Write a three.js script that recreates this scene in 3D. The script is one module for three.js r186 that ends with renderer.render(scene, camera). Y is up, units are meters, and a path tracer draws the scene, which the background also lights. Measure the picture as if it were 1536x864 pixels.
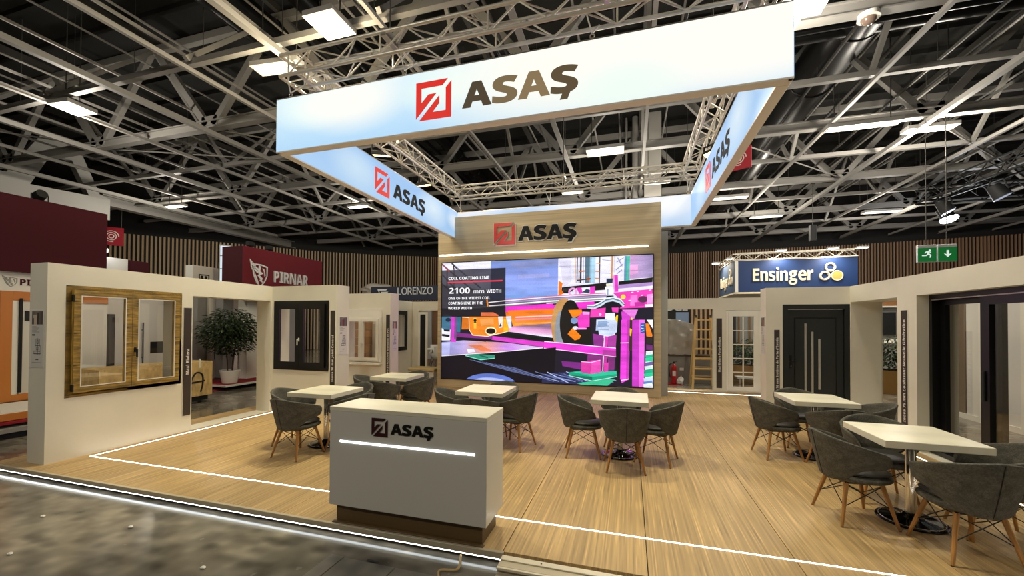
import * as THREE from 'three';
import { mergeGeometries } from 'three/addons/utils/BufferGeometryUtils.js';
import { FontLoader } from 'three/addons/loaders/FontLoader.js';
import { TextGeometry } from 'three/addons/geometries/TextGeometry.js';
import { RectAreaLightUniformsLib } from 'three/addons/lights/RectAreaLightUniformsLib.js';
import { RoundedBoxGeometry } from 'three/addons/geometries/RoundedBoxGeometry.js';

// ---------------------------------------------------------------- camera, sky, lights, exposure
const scene = new THREE.Scene();
scene.background = new THREE.Color(0x020203);
const W = 1536, H = 864, F = 600.42;
const camera = new THREE.PerspectiveCamera(2 * Math.atan(H / 2 / F) * 180 / Math.PI, W / H, 0.05, 200);
camera.position.set(0, 1.7, 0);
camera.rotation.order = 'YXZ';
camera.rotation.set(0.0121, 0.2861, 0.0055);
camera.setViewOffset(W, H, 0, -47.63, W, H);
const renderer = new THREE.WebGLRenderer({ antialias: true });
renderer.toneMapping = THREE.LinearToneMapping;
renderer.toneMappingExposure = 1.02;
renderer.shadowMap.enabled = true;
RectAreaLightUniformsLib.init();

const L = { flood: 27, hall: 22, hallFar: 25, sign: 0.75, screen: 0.35, strip: 6 };   // light levels, tuned against the photograph

// ---------------------------------------------------------------- helpers
let seed = 7;
const rnd = () => { seed = (seed + 0x6d2b79f5) | 0; let t = Math.imul(seed ^ (seed >>> 15), 1 | seed); t = (t + Math.imul(t ^ (t >>> 7), 61 | t)) ^ t; return ((t ^ (t >>> 14)) >>> 0) / 4294967296; };
const rr = (a, b) => a + (b - a) * rnd();
const V = (x, y, z) => new THREE.Vector3(x, y, z);
const taken = {};
function numbered(n) { const k = (taken[n] = (taken[n] ?? -1) + 1); return k ? n + '_' + String(k).padStart(3, '0') : n; }
function tag(o, label, category, group, kind) {
  if (label) o.userData.label = label;
  if (category) o.userData.category = category;
  if (group) o.userData.group = group;
  if (kind) o.userData.kind = kind;
  return o;
}
function thing(name, label, category, pos = [0, 0, 0], turn = 0, group) {
  const o = new THREE.Group(); o.name = numbered(name); scene.add(o);
  o.position.set(...pos); o.rotation.y = turn;
  return tag(o, label, category, group);
}
function structure(name, pos = [0, 0, 0], turn = 0) {
  const o = new THREE.Group(); o.name = numbered(name); scene.add(o);
  o.position.set(...pos); o.rotation.y = turn; o.userData.kind = 'structure';
  return o;
}
function norm(g) { if (g.index) { const h = g.toNonIndexed(); g = h; } for (const k of Object.keys(g.attributes)) if (!['position', 'normal', 'uv'].includes(k)) g.deleteAttribute(k); return g; }
function part(name, geo, mat, parent) {
  const g = Array.isArray(geo) ? (geo.length > 1 ? mergeGeometries(geo.map(norm)) : geo[0]) : geo;
  const m = new THREE.Mesh(g, mat); m.name = name; m.castShadow = m.receiveShadow = true;
  (parent ?? scene).add(m); return m;
}
// chamfered box, uv in metres; centre at (x, y, z)
function box(w, h, d, x = 0, y = 0, z = 0, b = 0.004) {
  b = Math.min(b, w * 0.3, h * 0.3, d * 0.3);
  const P = [], N = [], U = [], hw = [w / 2, h / 2, d / 2];
  const tri = (a, c, e) => {
    const n = V().crossVectors(V().subVectors(c, a), V().subVectors(e, a)).normalize();
    if (n.dot(V().add(a).add(c).add(e)) < 0) { [c, e] = [e, c]; n.negate(); }
    const ax = Math.abs(n.x), ay = Math.abs(n.y), az = Math.abs(n.z);
    for (const p of [a, c, e]) {
      P.push(p.x + x, p.y + y, p.z + z); N.push(n.x, n.y, n.z);
      if (ay >= ax && ay >= az) U.push(p.x + x, p.z + z); else if (ax >= az) U.push(p.z + z, p.y + y); else U.push(p.x + x, p.y + y);
    }
  };
  const c = (s, k) => V(...[0, 1, 2].map((i) => s[i] * (hw[i] - (i === k ? 0 : b))));
  for (let k = 0; k < 3; k++) for (const s of [-1, 1]) {
    const i = (k + 1) % 3, j = (k + 2) % 3;
    const q = [[-1, -1], [1, -1], [1, 1], [-1, 1]].map(([u, v]) => { const a = [0, 0, 0]; a[k] = s; a[i] = u; a[j] = v; return c(a, k); });
    tri(q[0], q[1], q[2]); tri(q[0], q[2], q[3]);
    if (b > 0 && s === 1) for (const u of [-1, 1]) for (const v of [-1, 1]) {       // the four edges along axis k
      const e = [-1, 1].map((t) => { const a = [0, 0, 0]; a[k] = t; a[i] = u; a[j] = v; return a; });
      const A = c(e[0], i), B = c(e[1], i), C = c(e[1], j), D = c(e[0], j);
      tri(A, B, C); tri(A, C, D);
    }
  }
  if (b > 0) for (const u of [-1, 1]) for (const v of [-1, 1]) for (const t of [-1, 1]) tri(c([u, v, t], 0), c([u, v, t], 1), c([u, v, t], 2));
  const g = new THREE.BufferGeometry();
  g.setAttribute('position', new THREE.Float32BufferAttribute(P, 3)); g.setAttribute('normal', new THREE.Float32BufferAttribute(N, 3)); g.setAttribute('uv', new THREE.Float32BufferAttribute(U, 2));
  return g;
}
const span = (x0, x1, y0, y1, z0, z1, b) => box(Math.abs(x1 - x0), Math.abs(y1 - y0), Math.abs(z1 - z0), (x0 + x1) / 2, (y0 + y1) / 2, (z0 + z1) / 2, b);
function rod(a, b, r, r2 = r, seg = 8, caps = true) {
  const d = V().subVectors(b, a), g = new THREE.CylinderGeometry(r2, r, d.length(), seg, 1, !caps);
  g.applyQuaternion(new THREE.Quaternion().setFromUnitVectors(V(0, 1, 0), d.clone().normalize())); g.translate((a.x + b.x) / 2, (a.y + b.y) / 2, (a.z + b.z) / 2);
  return g;
}
function beam(a, b, w, h) {                                    // rectangular bar between two points, h across the vertical
  const d = V().subVectors(b, a), g = box(w, h, d.length(), 0, 0, 0, 0);
  const m = new THREE.Matrix4().lookAt(b, a, Math.abs(d.y) > 0.99 * d.length() ? V(1, 0, 0) : V(0, 1, 0)); g.applyMatrix4(m);
  g.translate((a.x + b.x) / 2, (a.y + b.y) / 2, (a.z + b.z) / 2); return g;
}
function tube(pts, r, n = 24, seg = 6) { return new THREE.TubeGeometry(new THREE.CatmullRomCurve3(pts), n, r, seg); }
function rectHoles(w, h, holes, depth, x0 = 0, y0 = 0) {       // panel with rectangular openings, front at z = 0, back at -depth
  const s = new THREE.Shape([new THREE.Vector2(x0, y0), new THREE.Vector2(x0 + w, y0), new THREE.Vector2(x0 + w, y0 + h), new THREE.Vector2(x0, y0 + h)]);
  for (const [a, b, c, d] of holes) s.holes.push(new THREE.Path([new THREE.Vector2(a, c), new THREE.Vector2(a, d), new THREE.Vector2(b, d), new THREE.Vector2(b, c)]));
  const g = new THREE.ExtrudeGeometry(s, { depth, bevelEnabled: false }); g.translate(0, 0, -depth); return g;
}
function polyPanel(pts, depth, bevel = 0) {
  const g = new THREE.ExtrudeGeometry(new THREE.Shape(pts.map((p) => new THREE.Vector2(...p))), { depth, bevelEnabled: bevel > 0, bevelSize: bevel, bevelThickness: bevel, bevelSegments: 2 });
  return g;
}
function ring(x0, x1, y0, y1, t, depth, z = 0) {               // rectangular frame of bar width t, back at z
  const g = rectHoles(x1 - x0, y1 - y0, [[x0 + t, x1 - t, y0 + t, y1 - t]], depth, x0, y0); g.translate(0, 0, z + depth); return g;
}
// textures
function noiseGrid(n) { const a = new Float32Array(n * n); for (let i = 0; i < n * n; i++) a[i] = rnd(); return a; }
const NG = noiseGrid(64);
function vnoise(x, y, px, py) {                                // periodic value noise with periods px, py <= 64
  const ix = Math.floor(x), iy = Math.floor(y), fx = x - ix, fy = y - iy, s = fx * fx * (3 - 2 * fx), t = fy * fy * (3 - 2 * fy);
  const g = (a, b) => NG[(((b % py) + py) % py) * 64 + (((a % px) + px) % px)];
  return (g(ix, iy) * (1 - s) + g(ix + 1, iy) * s) * (1 - t) + (g(ix, iy + 1) * (1 - s) + g(ix + 1, iy + 1) * s) * t;
}
function fbm(u, v, px, py, oct = 4) { let s = 0, a = 0.5, k = 1; for (let i = 0; i < oct; i++) { const qx = Math.min(px * k, 64), qy = Math.min(py * k, 64); s += a * vnoise(u * qx + i * 17, v * qy + i * 29, qx, qy); a *= 0.5; k *= 2; } return s / (1 - Math.pow(0.5, oct)); }
function tex(w, h, f, repeat = [1, 1], srgb = true) {
  const d = new Uint8Array(w * h * 4);
  for (let y = 0; y < h; y++) for (let x = 0; x < w; x++) { const c = f(x / w, y / h), o = (y * w + x) * 4; d[o] = c[0]; d[o + 1] = c[1]; d[o + 2] = c[2]; d[o + 3] = 255; }
  const t = new THREE.DataTexture(d, w, h); t.wrapS = t.wrapT = THREE.RepeatWrapping; t.magFilter = THREE.LinearFilter; t.minFilter = THREE.LinearMipmapLinearFilter; t.generateMipmaps = true;
  if (srgb) t.colorSpace = THREE.SRGBColorSpace; t.repeat.set(...repeat); t.needsUpdate = true; return t;
}
const clamp = (x) => Math.max(0, Math.min(255, x));
function canvasTex(w, h, draw) {
  const c = document.createElement('canvas'); c.width = w; c.height = h; const g = c.getContext('2d'); draw(g, w, h);
  const t = new THREE.CanvasTexture(c); t.colorSpace = THREE.SRGBColorSpace; t.magFilter = THREE.LinearFilter; return t;
}
const std = (color, roughness = 0.6, extra = {}) => new THREE.MeshStandardMaterial({ color, roughness, ...extra });
const glow = (color, k, extra = {}) => new THREE.MeshStandardMaterial({ color: 0x222222, emissive: color, emissiveIntensity: k, roughness: 0.5, ...extra });
// a printed face: rectangle w x h facing +z at (x, y, z) with 0..1 uv
function face(w, h, x, y, z) { const g = new THREE.PlaneGeometry(w, h); g.translate(x, y, z); return g; }

// ---------------------------------------------------------------- materials
const oak = tex(512, 512, (u, v) => {
  const fib = fbm(u, v, 64, 2, 3), streak = vnoise(u * 64, v * 7, 64, 7), broad = fbm(u, v, 6, 2, 3);
  const k = 0.82 + 0.26 * (fib - 0.5) + 0.12 * (broad - 0.5) + (streak > 0.72 ? 0.13 * (streak - 0.72) / 0.28 : 0) - (streak < 0.25 ? 0.1 * (0.25 - streak) / 0.25 : 0);
  return [clamp(222 * k), clamp(186 * k), clamp(128 * k)];
}, [1 / 0.62, 1 / 2.2]);
const brushed = tex(512, 256, (u, v) => {
  const k = 0.9 + 0.14 * (fbm(u, v, 2, 64, 3) - 0.5) + 0.08 * (vnoise(u * 3, v * 32, 3, 32) - 0.5);
  return [clamp(228 * k), clamp(207 * k), clamp(165 * k)];
}, [1 / 3, 1 / 1.5]);
const concrete = tex(1024, 1024, (u, v) => {
  const a = fbm(u, v, 5, 5, 5), b = fbm(u + 0.37, v + 0.11, 30, 64, 3), c = vnoise(u * 60, v * 60, 60, 60);
  const sp = c > 0.96 ? 22 : 0, k = 0.6 + 0.22 * (a - 0.5) + 0.42 * (b - 0.5) - 0.5 * Math.max(0, fbm(u + 0.2, v + 0.6, 20, 44, 3) - 0.58);
  return [clamp(210 * k + sp), clamp(200 * k + sp), clamp(178 * k + sp)];
}, [1 / 5, 1 / 5]);
const concreteRough = tex(512, 512, (u, v) => { const k = clamp(105 + 170 * (fbm(u, v, 6, 6, 4) - 0.35)); return [k, k, k]; }, [1 / 5, 1 / 5], false);
const felt = tex(256, 256, (u, v) => { const k = 0.74 + 0.35 * (fbm(u, v, 32, 32, 3) - 0.5) + 0.3 * (fbm(u + 0.3, v, 6, 6, 3) - 0.5); return [clamp(114 * k), clamp(111 * k), clamp(100 * k)]; }, [4, 4]);
const feltBump = tex(256, 256, (u, v) => { const k = clamp(255 * fbm(u, v, 48, 48, 2)); return [k, k, k]; }, [4, 4], false);
const rustic = tex(512, 256, (u, v) => {
  const k = 0.75 + 0.9 * (fbm(u, v, 3, 24, 5) - 0.5) + 0.4 * (fbm(u, v, 12, 12, 3) - 0.5);
  return [clamp(196 * k), clamp(158 * k), clamp(70 * k)];
}, [1 / 0.8, 1 / 0.4]);
const legWood = tex(128, 256, (u, v) => { const k = 0.85 + 0.4 * (fbm(u, v, 24, 3, 3) - 0.5); return [clamp(196 * k), clamp(140 * k), clamp(74 * k)]; });
const plaster = tex(256, 256, (u, v) => { const k = 0.965 + 0.07 * (fbm(u, v, 4, 4, 4) - 0.5); return [clamp(238 * k), clamp(232 * k), clamp(214 * k)]; }, [0.5, 0.5]);
const stoneTop = tex(256, 256, (u, v) => { const k = 0.94 + 0.1 * (fbm(u, v, 5, 5, 4) - 0.5); return [clamp(244 * k), clamp(238 * k), clamp(214 * k)]; }, [1, 1]);
const strandboard = tex(256, 256, (u, v) => { const k = 0.86 + 0.3 * (fbm(u, v, 20, 8, 3) - 0.5); return [clamp(232 * k), clamp(196 * k), clamp(128 * k)]; }, [1, 1]);
const M = {
  oak: std(0xffffff, 0.55, { map: oak }), oakDark: std(0x7d6c52, 0.5, { map: brushed }), veneer: std(0xffffff, 0.38, { map: brushed }),
  concrete: std(0xffffff, 0.3, { map: concrete, roughnessMap: concreteRough }), plate: std(0xffffff, 0.6, { map: concrete }),
  white: std(0xffffff, 0.55, { map: plaster }), whiteTop: std(0xffffff, 0.4, { map: stoneTop }), whitePlain: std(0xe6e3da, 0.45), counter: std(0xd8d5cc, 0.42), pvc: std(0xf0ece0, 0.35),
  felt: std(0xffffff, 0.95, { map: felt, bumpMap: feltBump, bumpScale: 0.002 }), cushion: std(0x2e2c2a, 0.45, { bumpMap: feltBump, bumpScale: 0.001 }), legWood: std(0xffffff, 0.4, { map: legWood }),
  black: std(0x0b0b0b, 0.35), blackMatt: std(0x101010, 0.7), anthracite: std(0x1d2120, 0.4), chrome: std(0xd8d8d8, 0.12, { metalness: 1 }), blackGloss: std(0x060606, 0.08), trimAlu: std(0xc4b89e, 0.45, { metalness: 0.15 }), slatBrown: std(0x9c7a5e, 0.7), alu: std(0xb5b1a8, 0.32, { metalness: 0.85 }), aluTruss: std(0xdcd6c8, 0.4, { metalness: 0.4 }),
  steel: std(0x827f7a, 0.6), steelDark: std(0x42403c, 0.65), duct: std(0x191919, 0.35, { metalness: 0.6 }), deck: std(0x14130f, 0.85), dark: std(0x171513, 0.8),
  rustic: std(0xffffff, 0.5, { map: rustic }), glass: new THREE.MeshPhysicalMaterial({ color: 0xffffff, roughness: 0.02, transmission: 1, thickness: 0, ior: 1.6 }),
  plum: std(0x430616, 0.95), red: std(0xa01226, 0.6), redCarpet: std(0x8f1526, 0.95), logoRed: std(0xe0211c, 0.35), navy: std(0x1c3157, 0.6), navyDark: std(0x141c34, 0.6), orange: std(0xc67a34, 0.5), strand: std(0xffffff, 0.8, { map: strandboard }),
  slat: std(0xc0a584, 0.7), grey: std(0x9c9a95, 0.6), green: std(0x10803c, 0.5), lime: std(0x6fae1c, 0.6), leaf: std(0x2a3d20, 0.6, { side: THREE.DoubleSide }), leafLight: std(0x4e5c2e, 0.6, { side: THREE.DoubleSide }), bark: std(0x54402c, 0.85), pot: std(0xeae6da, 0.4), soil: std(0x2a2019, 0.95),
  pine: std(0xdcb878, 0.6), exting: std(0xb3141c, 0.3), wrap: new THREE.MeshPhysicalMaterial({ color: 0xb4aca0, roughness: 0.25, clearcoat: 0.6 }), cardboard: std(0x9b7648, 0.85), silver: std(0xdedede, 0.3, { metalness: 0.3 }), brownStrip: std(0x3b312b, 0.5), brass: std(0xcfa55b, 0.4),
  led: glow(0xfff8ec, 9), ledCool: glow(0xf2f8ff, 5), lampWarm: glow(0xffd489, 7), lampCool: glow(0xfff8ea, 6), lampTube: glow(0xfff4dd, 2.6),
};
const font = await new FontLoader().loadAsync('fonts/droid/droid_sans_bold.typeface.json');
const fontR = await new FontLoader().loadAsync('fonts/droid/droid_sans_regular.typeface.json');
function textGeo(t, w, h, depth, f = font, fat = 0) {                   // one geometry, scaled to w x h, lower left at the origin
  const g = new TextGeometry(t, { font: f, size: 1, depth: 0.98, curveSegments: 5, bevelEnabled: fat > 0, bevelSize: fat, bevelThickness: 0.01, bevelSegments: 1 }); g.computeBoundingBox(); const b = g.boundingBox;
  g.translate(-b.min.x, -b.min.y, 0); g.scale(w / (b.max.x - b.min.x), h / (b.max.y - b.min.y), depth); return g;
}
// the stand's emblem: square outline cut by a diagonal slit, folded stripe inside (unit square, y up)
const emblemShapes = [
  [[0, 1], [0.90, 1], [0.75, 0.84], [0.155, 0.84], [0.155, 0.46], [0.36, 0.665], [0.58, 0.665], [0, 0.055]],
  [[1, 0.93], [1, 0], [0.09, 0], [0.665, 0.6], [0.665, 0.40], [0.475, 0.19], [0.845, 0.19], [0.845, 0.775]],
];
function logo(parent, x, y, s, lx, ly, lw, lh, depth, mEmb, mLet, z = 0, fat = 0.035) {
  for (const p of emblemShapes) { const g = polyPanel(p.map(([a, b]) => [x + a * s, y + b * s]), depth); g.translate(0, 0, z); part('logo_emblem', g, mEmb, parent); }
  // the letters A S A S-cedilla, wide and heavy
  const ww = [0.27, 0.225, 0.27, 0.225], gap = 0.0033; let u = 0;
  ['A', 'S', 'A', 'S'].forEach((c, i) => {
    const w = ww[i] * lw, o = c === 'S' ? 0.02 * lh : 0, g = [textGeo(c, w, lh + 2 * o, depth, font, fat)]; g[0].translate(lx + u * lw, ly - o, z);
    if (i === 3) { const cx = lx + u * lw + w * 0.5, e = polyPanel([[cx - 0.05 * lh, ly + 0.05 * lh], [cx + 0.24 * lh, ly + 0.05 * lh], [cx + 0.12 * lh, ly - 0.24 * lh], [cx - 0.16 * lh, ly - 0.24 * lh]], depth); e.translate(0, 0, z); g.push(e); }
    part('letter', g, Array.isArray(mLet) ? mLet[i] : mLet, parent); u += ww[i] + gap;
  });
}

// ---------------------------------------------------------------- the hall: floor, walls, roof
const hallFloor = structure('floor');
part('slab', span(-34, 30, -0.4, -0.1, -34, 10, 0), M.concrete, hallFloor);
const PLATES = [[-2.1, -1.66, -2.61, -2.22], [-2.1, -1.66, -2.21, -1.9], [-1.65, -1.2, -2.61, -2.22], [-1.65, -1.2, -2.21, -1.9]];
// steel trench covers let into the slab before the counter
{
  const t = thing('trench_cover', 'grey floor duct cover plates set into the concrete before the white reception counter', 'floor cover');
  for (const [x0, x1, z0, z1] of PLATES) part('cover_plate', span(x0, x1, -0.1, -0.094, z0, z1, 0.003), M.plate, t);
  part('side_plate', span(-2.23, -2.11, -0.1, -0.095, -2.62, -2.0, 0.002), M.plate, t);
  for (const [x, z] of [[-1.86, -2.63], [-2.0, -2.2]]) part('lifting_slot', span(x - 0.05, x + 0.05, -0.0945, -0.092, z - 0.012, z + 0.012, 0.001), M.blackMatt, t);
}
const roof = structure('ceiling');
part('deck', span(-34, 30, 10.3, 10.6, -34, 10, 0), M.deck, roof);
{ const g = []; for (let z = -33; z < 9; z += 1.1) g.push(span(-34, 30, 10.16, 10.3, z - 0.05, z + 0.05, 0)); part('deck_rib', g, M.deck, roof); }
for (const [n, a] of [['wall_left', [-34.3, -34, -0.4, 10.6, -34, 10]], ['wall_right', [30, 30.3, -0.4, 10.6, -34, 10]], ['wall_front', [-34, 30, -0.4, 10.6, 10, 10.3]], ['wall_back', [-34, 30, -0.4, 10.6, -34.3, -34]]]) {
  const s = structure(n); part('panel', span(...a, 0), M.dark, s);
}
// curved wall of vertical timber battens behind the stands
{
  const s = structure('wall_rear');
  const pts = [[-29.5, -12.2], [-27.3, -15.1], [-23.9, -18.9], [-20.7, -22.6], [-17.4, -25.0], [-14, -26.7], [-6, -28.6], [2.4, -29.6], [13.4, -29.1], [20, -28], [27, -26]].map(([x, z]) => V(x, 0, z));
  const back = [], slats = [], slatsR = [];
  for (let i = 0; i + 1 < pts.length; i++) {
    const a = pts[i], b = pts[i + 1], d = a.distanceTo(b), ang = Math.atan2(-(b.z - a.z), b.x - a.x);
    const put = (g) => { g.rotateY(ang); g.translate(a.x, 0, a.z); return g; };
    back.push(put(span(-0.05, d + 0.05, -0.1, 6.8, -0.3, -0.1, 0)), put(span(-0.05, d + 0.05, 6.8, 10.4, -0.3, -0.05, 0)));
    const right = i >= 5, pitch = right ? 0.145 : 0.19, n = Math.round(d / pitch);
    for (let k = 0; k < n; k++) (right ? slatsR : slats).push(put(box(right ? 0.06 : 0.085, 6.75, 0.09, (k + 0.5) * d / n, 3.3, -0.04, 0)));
  }
  part('backing', back, M.dark, s);
  const p = part('batten', slats, M.slat, s); p.userData.kind = 'stuff'; const p2 = part('batten', slatsR, M.slatBrown, s); p2.userData.kind = 'stuff';  // lighter left, browner right: differing lamp light put into the batten colour
}
// roof steelwork: main trusses across, thin ties between them, purlins running away from the camera
const NX = []; for (let k = -5; k <= 5; k++) NX.push(-1.9 + 4.6 * k);
const YB = 7.15, YT = 9.65;
for (const z of [0.8, -3.7, -8.2, -12.7, -17.3, -21.9, -26.5]) {
  const t = structure('roof_truss');
  const x1 = z < -24 ? 19 : 25, x0 = z < -20 ? (z < -24 ? -12 : -20) : -25;
  part('bottom_chord', [span(x0, x1, YB - 0.12, YB - 0.09, z - 0.1, z + 0.1, 0), span(x0, x1, YB - 0.09, YB + 0.09, z - 0.05, z + 0.05, 0), span(x0, x1, YB + 0.09, YB + 0.12, z - 0.1, z + 0.1, 0)], M.steel, t);
  part('top_chord', span(x0, x1, YT - 0.1, YT + 0.1, z - 0.08, z + 0.08, 0), M.steel, t);
  for (const x of NX) {
    if (x < x0 + 2 || x > x1 - 2) continue;
    for (const s of [-1, 1]) part('diagonal', beam(V(x + s * 0.12, YB, z), V(x + s * 2.3 - s * 0.1, YT, z), 0.14, 0.18), s < 0 ? M.steel : M.steel, t);
    part('gusset', span(x - 0.28, x + 0.28, YB - 0.02, YB + 0.24, z - 0.07, z + 0.07, 0), M.steel, t);
  }
}
for (const z of [-1.5, -6.1, -10.4, -15, -19.6, -24.2]) { const t = structure('roof_tie'); part('tie', span(z < -20 ? -16 : -25, 25, YB - 0.06, YB + 0.06, z - 0.06, z + 0.06, 0), M.steel, t); }
for (let k = -9; k <= 9; k++) {
  const x = -1.9 + 2.3 * k, main = k % 2 === 0, t = structure('roof_purlin'), z0 = x < -16 ? -19 : x < -10 ? -24 : -28;
  part('purlin', main ? [span(x - 0.025, x + 0.025, YB - 0.24, YB - 0.12, z0, 4, 0), span(x - 0.065, x + 0.065, YB - 0.26, YB - 0.24, z0, 4, 0)] : [span(x - 0.04, x + 0.04, YB - 0.22, YB - 0.2, z0, 4, 0), span(x - 0.018, x + 0.018, YB - 0.2, YB - 0.12, z0, 4, 0)], M.steel, t);
  if (!main) { const u = structure('roof_purlin'); part('purlin', span(x - 0.06, x + 0.06, YT + 0.13, YT + 0.3, z0, 4, 0), M.steelDark, u); }
}
for (let k = -8; k <= 8; k++) { const x = -1.9 + 2.3 * k + 0.75, t = structure('ceiling_pipe'); part('pipe', rod(V(x, 8.35 + 0.4 * (k & 1), 4), V(x, 8.35 + 0.4 * (k & 1), x < -14 ? -18 : -27), 0.03, 0.03, 6), M.steel, t); }
for (let k = -8; k <= 8; k++) { const x = -1.9 + 2.3 * k + 1.6, t = structure('ceiling_rail'); part('rail', span(x - 0.02, x + 0.02, 7.62, 7.68, x < -14 ? -18 : -27, 4, 0), x < -4 ? M.steel : M.steelDark, t); for (let z = 2; z > -26; z -= 4.4) part('rail_hanger', rod(V(x, 7.66, z), V(x, 10.2, z), 0.008, 0.008, 5, false), M.steelDark, t); }
// slanting ties between the top nodes of one truss and the tie line of the next bay
for (const z of [-8.2, -12.7, -17.3, -21.9]) {
  const t = structure('roof_bracing'), g = [];
  for (const x of NX) { if (x < -21 || x > 20) continue; for (const s of [-1, 1]) g.push([V(x + 2.3, YT, z), V(x + 2.3, YB, z + s * 2.25)]); }
  for (const [a, b] of g) part('brace', beam(a, b, 0.09, 0.1), M.steel, t);
}
{ const t = structure('roof_rod'); for (const [a, b] of [[[-20.3, 7.1, -3.8], [-15.7, 7.1, -8.1]], [[-15.7, 7.1, -8.3], [-6.5, 7.1, -12.6]], [[2.7, 7.1, -12.8], [7.3, 7.1, -17.2]], [[7.3, 7.1, -12.8], [11.9, 7.1, -17.2]], [[-11.1, 7.1, -8.3], [-6.5, 7.1, -12.6]]]) part('rod', rod(V(...a), V(...b), 0.022), M.steel, t); }
// dark sheet ducts and pipes under the deck
function ductRun(x, y, r, z0, z1) {
  const t = structure('ceiling_duct'); part('pipe', rod(V(x, y, z0), V(x, y, z1), r, r, 28), M.duct, t);
  for (let z = z0; z > z1; z -= 2.2) { const g = new THREE.TorusGeometry(r, 0.03, 6, 28); g.translate(x, y, z); part('collar', g, M.duct, t); }
}
ductRun(4.65, 8.35, 0.55, 3, -27); ductRun(-8.9, 9.1, 0.42, 3, -27); ductRun(-7.6, 9.5, 0.25, 3, -27);
{ const t = structure('ceiling_pipe'); part('pipe', rod(V(1.2, 8.0, -10.1), V(24, 8.0, -10.1), 0.14, 0.14, 14), M.duct, t); part('pipe', rod(V(1.2, 7.8, -9.6), V(24, 7.8, -9.6), 0.06, 0.06, 10), M.duct, t); }
{ const t = structure('ceiling_pipe'); for (const x of [6.3, 8.4, 12.6]) part('pipe', rod(V(x, 8.7, 2), V(x, 8.7, -26), 0.05, 0.05, 8), M.steelDark, t); }
// tall steel column with its slimmer twin behind the stand, and the portal bracket on the left
{
  const s = structure('column'); part('shaft', [span(0.55, 1.2, -0.1, 10.3, -17.45, -17.4, 0), span(0.55, 1.2, -0.1, 10.3, -17.0, -16.95, 0), span(0.82, 0.93, -0.1, 10.3, -17.4, -17.0, 0)], std(0xa9a59d, 0.7), s);
  part('pipe', rod(V(0.2, -0.1, -17.0), V(0.2, 10.2, -17.0), 0.12), M.steel, s); part('pipe', rod(V(-0.15, -0.1, -17.0), V(-0.15, 10.2, -17.0), 0.05), M.steel, s);
  part('strut', beam(V(0.8, 7.6, -17.3), V(-3.4, 7.2, -17.3), 0.12, 0.16), M.steel, s); part('strut', beam(V(0.8, 6.6, -17.3), V(-3.6, 7.1, -17.3), 0.1, 0.12), M.steel, s);
}
{
  const s = structure('portal_frame', [-21.8, 0, -8.0], Math.PI / 2);   // local x runs away from the camera, faces the stand
  const sh = new THREE.Shape([[-3.2, 5.6], [3.6, 6.1], [3.6, 7.0], [3.25, 7.1], [2.55, 8.8], [1.45, 8.8], [0.6, 7.1], [-3.2, 6.7]].map((p) => new THREE.Vector2(...p)));
  sh.holes.push(new THREE.Path([[1.2, 6.85], [2.9, 6.95], [2.35, 8.2], [1.75, 8.2]].reverse().map((p) => new THREE.Vector2(...p))));
  const g = new THREE.ExtrudeGeometry(sh, { depth: 0.3, bevelEnabled: false }); part('web_plate', g, M.grey, s);
  part('post', span(-3.2, -2.2, -0.1, 5.8, 0, 0.4, 0), M.grey, s);
  const b = structure('roof_girder'); part('girder', [span(-22.0, -21.6, 6.75, 6.8, -11.4, -23, 0), span(-21.86, -21.74, 6.8, 7.15, -11.4, -23, 0), span(-22.0, -21.6, 7.15, 7.2, -11.4, -23, 0)], M.steel, b);
}
// daylight strip between two stretches of batten wall
{ const s = structure('window_1', [-23.9, 0, -18.6], 0.72); part('window_frame', ring(-0.3, 0.3, 3.2, 6.5, 0.06, 0.08), M.white, s); part('pane', face(0.5, 3.2, 0, 4.85, 0.03), glow(0xe6f2ff, 0.9), s); for (const y of [4.0, 5.0, 5.8]) part('transom', span(-0.25, 0.25, y, y + 0.05, 0.03, 0.07, 0), M.grey, s); }

// hall luminaires: glowing panel in a housing, its light just below
function pointLight(x, y, z, i, c, r = 6) { const l = new THREE.PointLight(c, i, 0, 2); l.position.set(x, y, z); l.castShadow = true; l.shadow.radius = r; scene.add(l); return l; }
function luminaire(label, x, y, z, w, d, i, color, mat, turn = 0, tubes = 1, group) {
  const t = thing('hall_lamp', label, 'ceiling lamp', [x, y, z], turn, group);
  part('housing', span(-w / 2 - 0.05, w / 2 + 0.05, 0.02, 0.12, -d / 2 - 0.05, d / 2 + 0.05), M.grey, t);
  const cw = d / tubes;
  for (let k = 0; k < tubes; k++) part('diffuser', span(-w / 2, w / 2, 0, 0.02, -d / 2 + k * cw + 0.03, -d / 2 + (k + 1) * cw - 0.03, 0.002), mat, t);
  for (const s of [-1, 1]) part('hanger', rod(V(s * w * 0.4, 0.12, 0), V(s * w * 0.4, YT - y, 0), 0.012, 0.012, 6), M.steelDark, t);
  if (i) pointLight(x, y - 0.5, z, i, color, 10);
}
const warm = 0xffedc8, neutral = 0xfff6e6;
luminaire('large square warm floodlight glaring above the left end of the front truss', -5.05, 6.9, -5.76, 0.52, 0.52, L.hall, warm, M.lampWarm);
luminaire('large dazzling square lamp just past the right end of the hanging sign', 2.7, 6.9, -7.48, 0.6, 0.6, L.hall, neutral, M.lampCool);
luminaire('paired bright panel lamp hanging alone in the dark steelwork above the left stands', -13.1, 6.9, -6.3, 0.55, 0.5, L.hall, neutral, M.lampCool, 0.1, 2);
luminaire('twin tube lamp partly behind the upper left corner of the front truss', -6.9, 6.9, -6.45, 1.0, 0.26, L.hall * 0.5, warm, M.lampTube, 0.1, 2);
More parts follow.
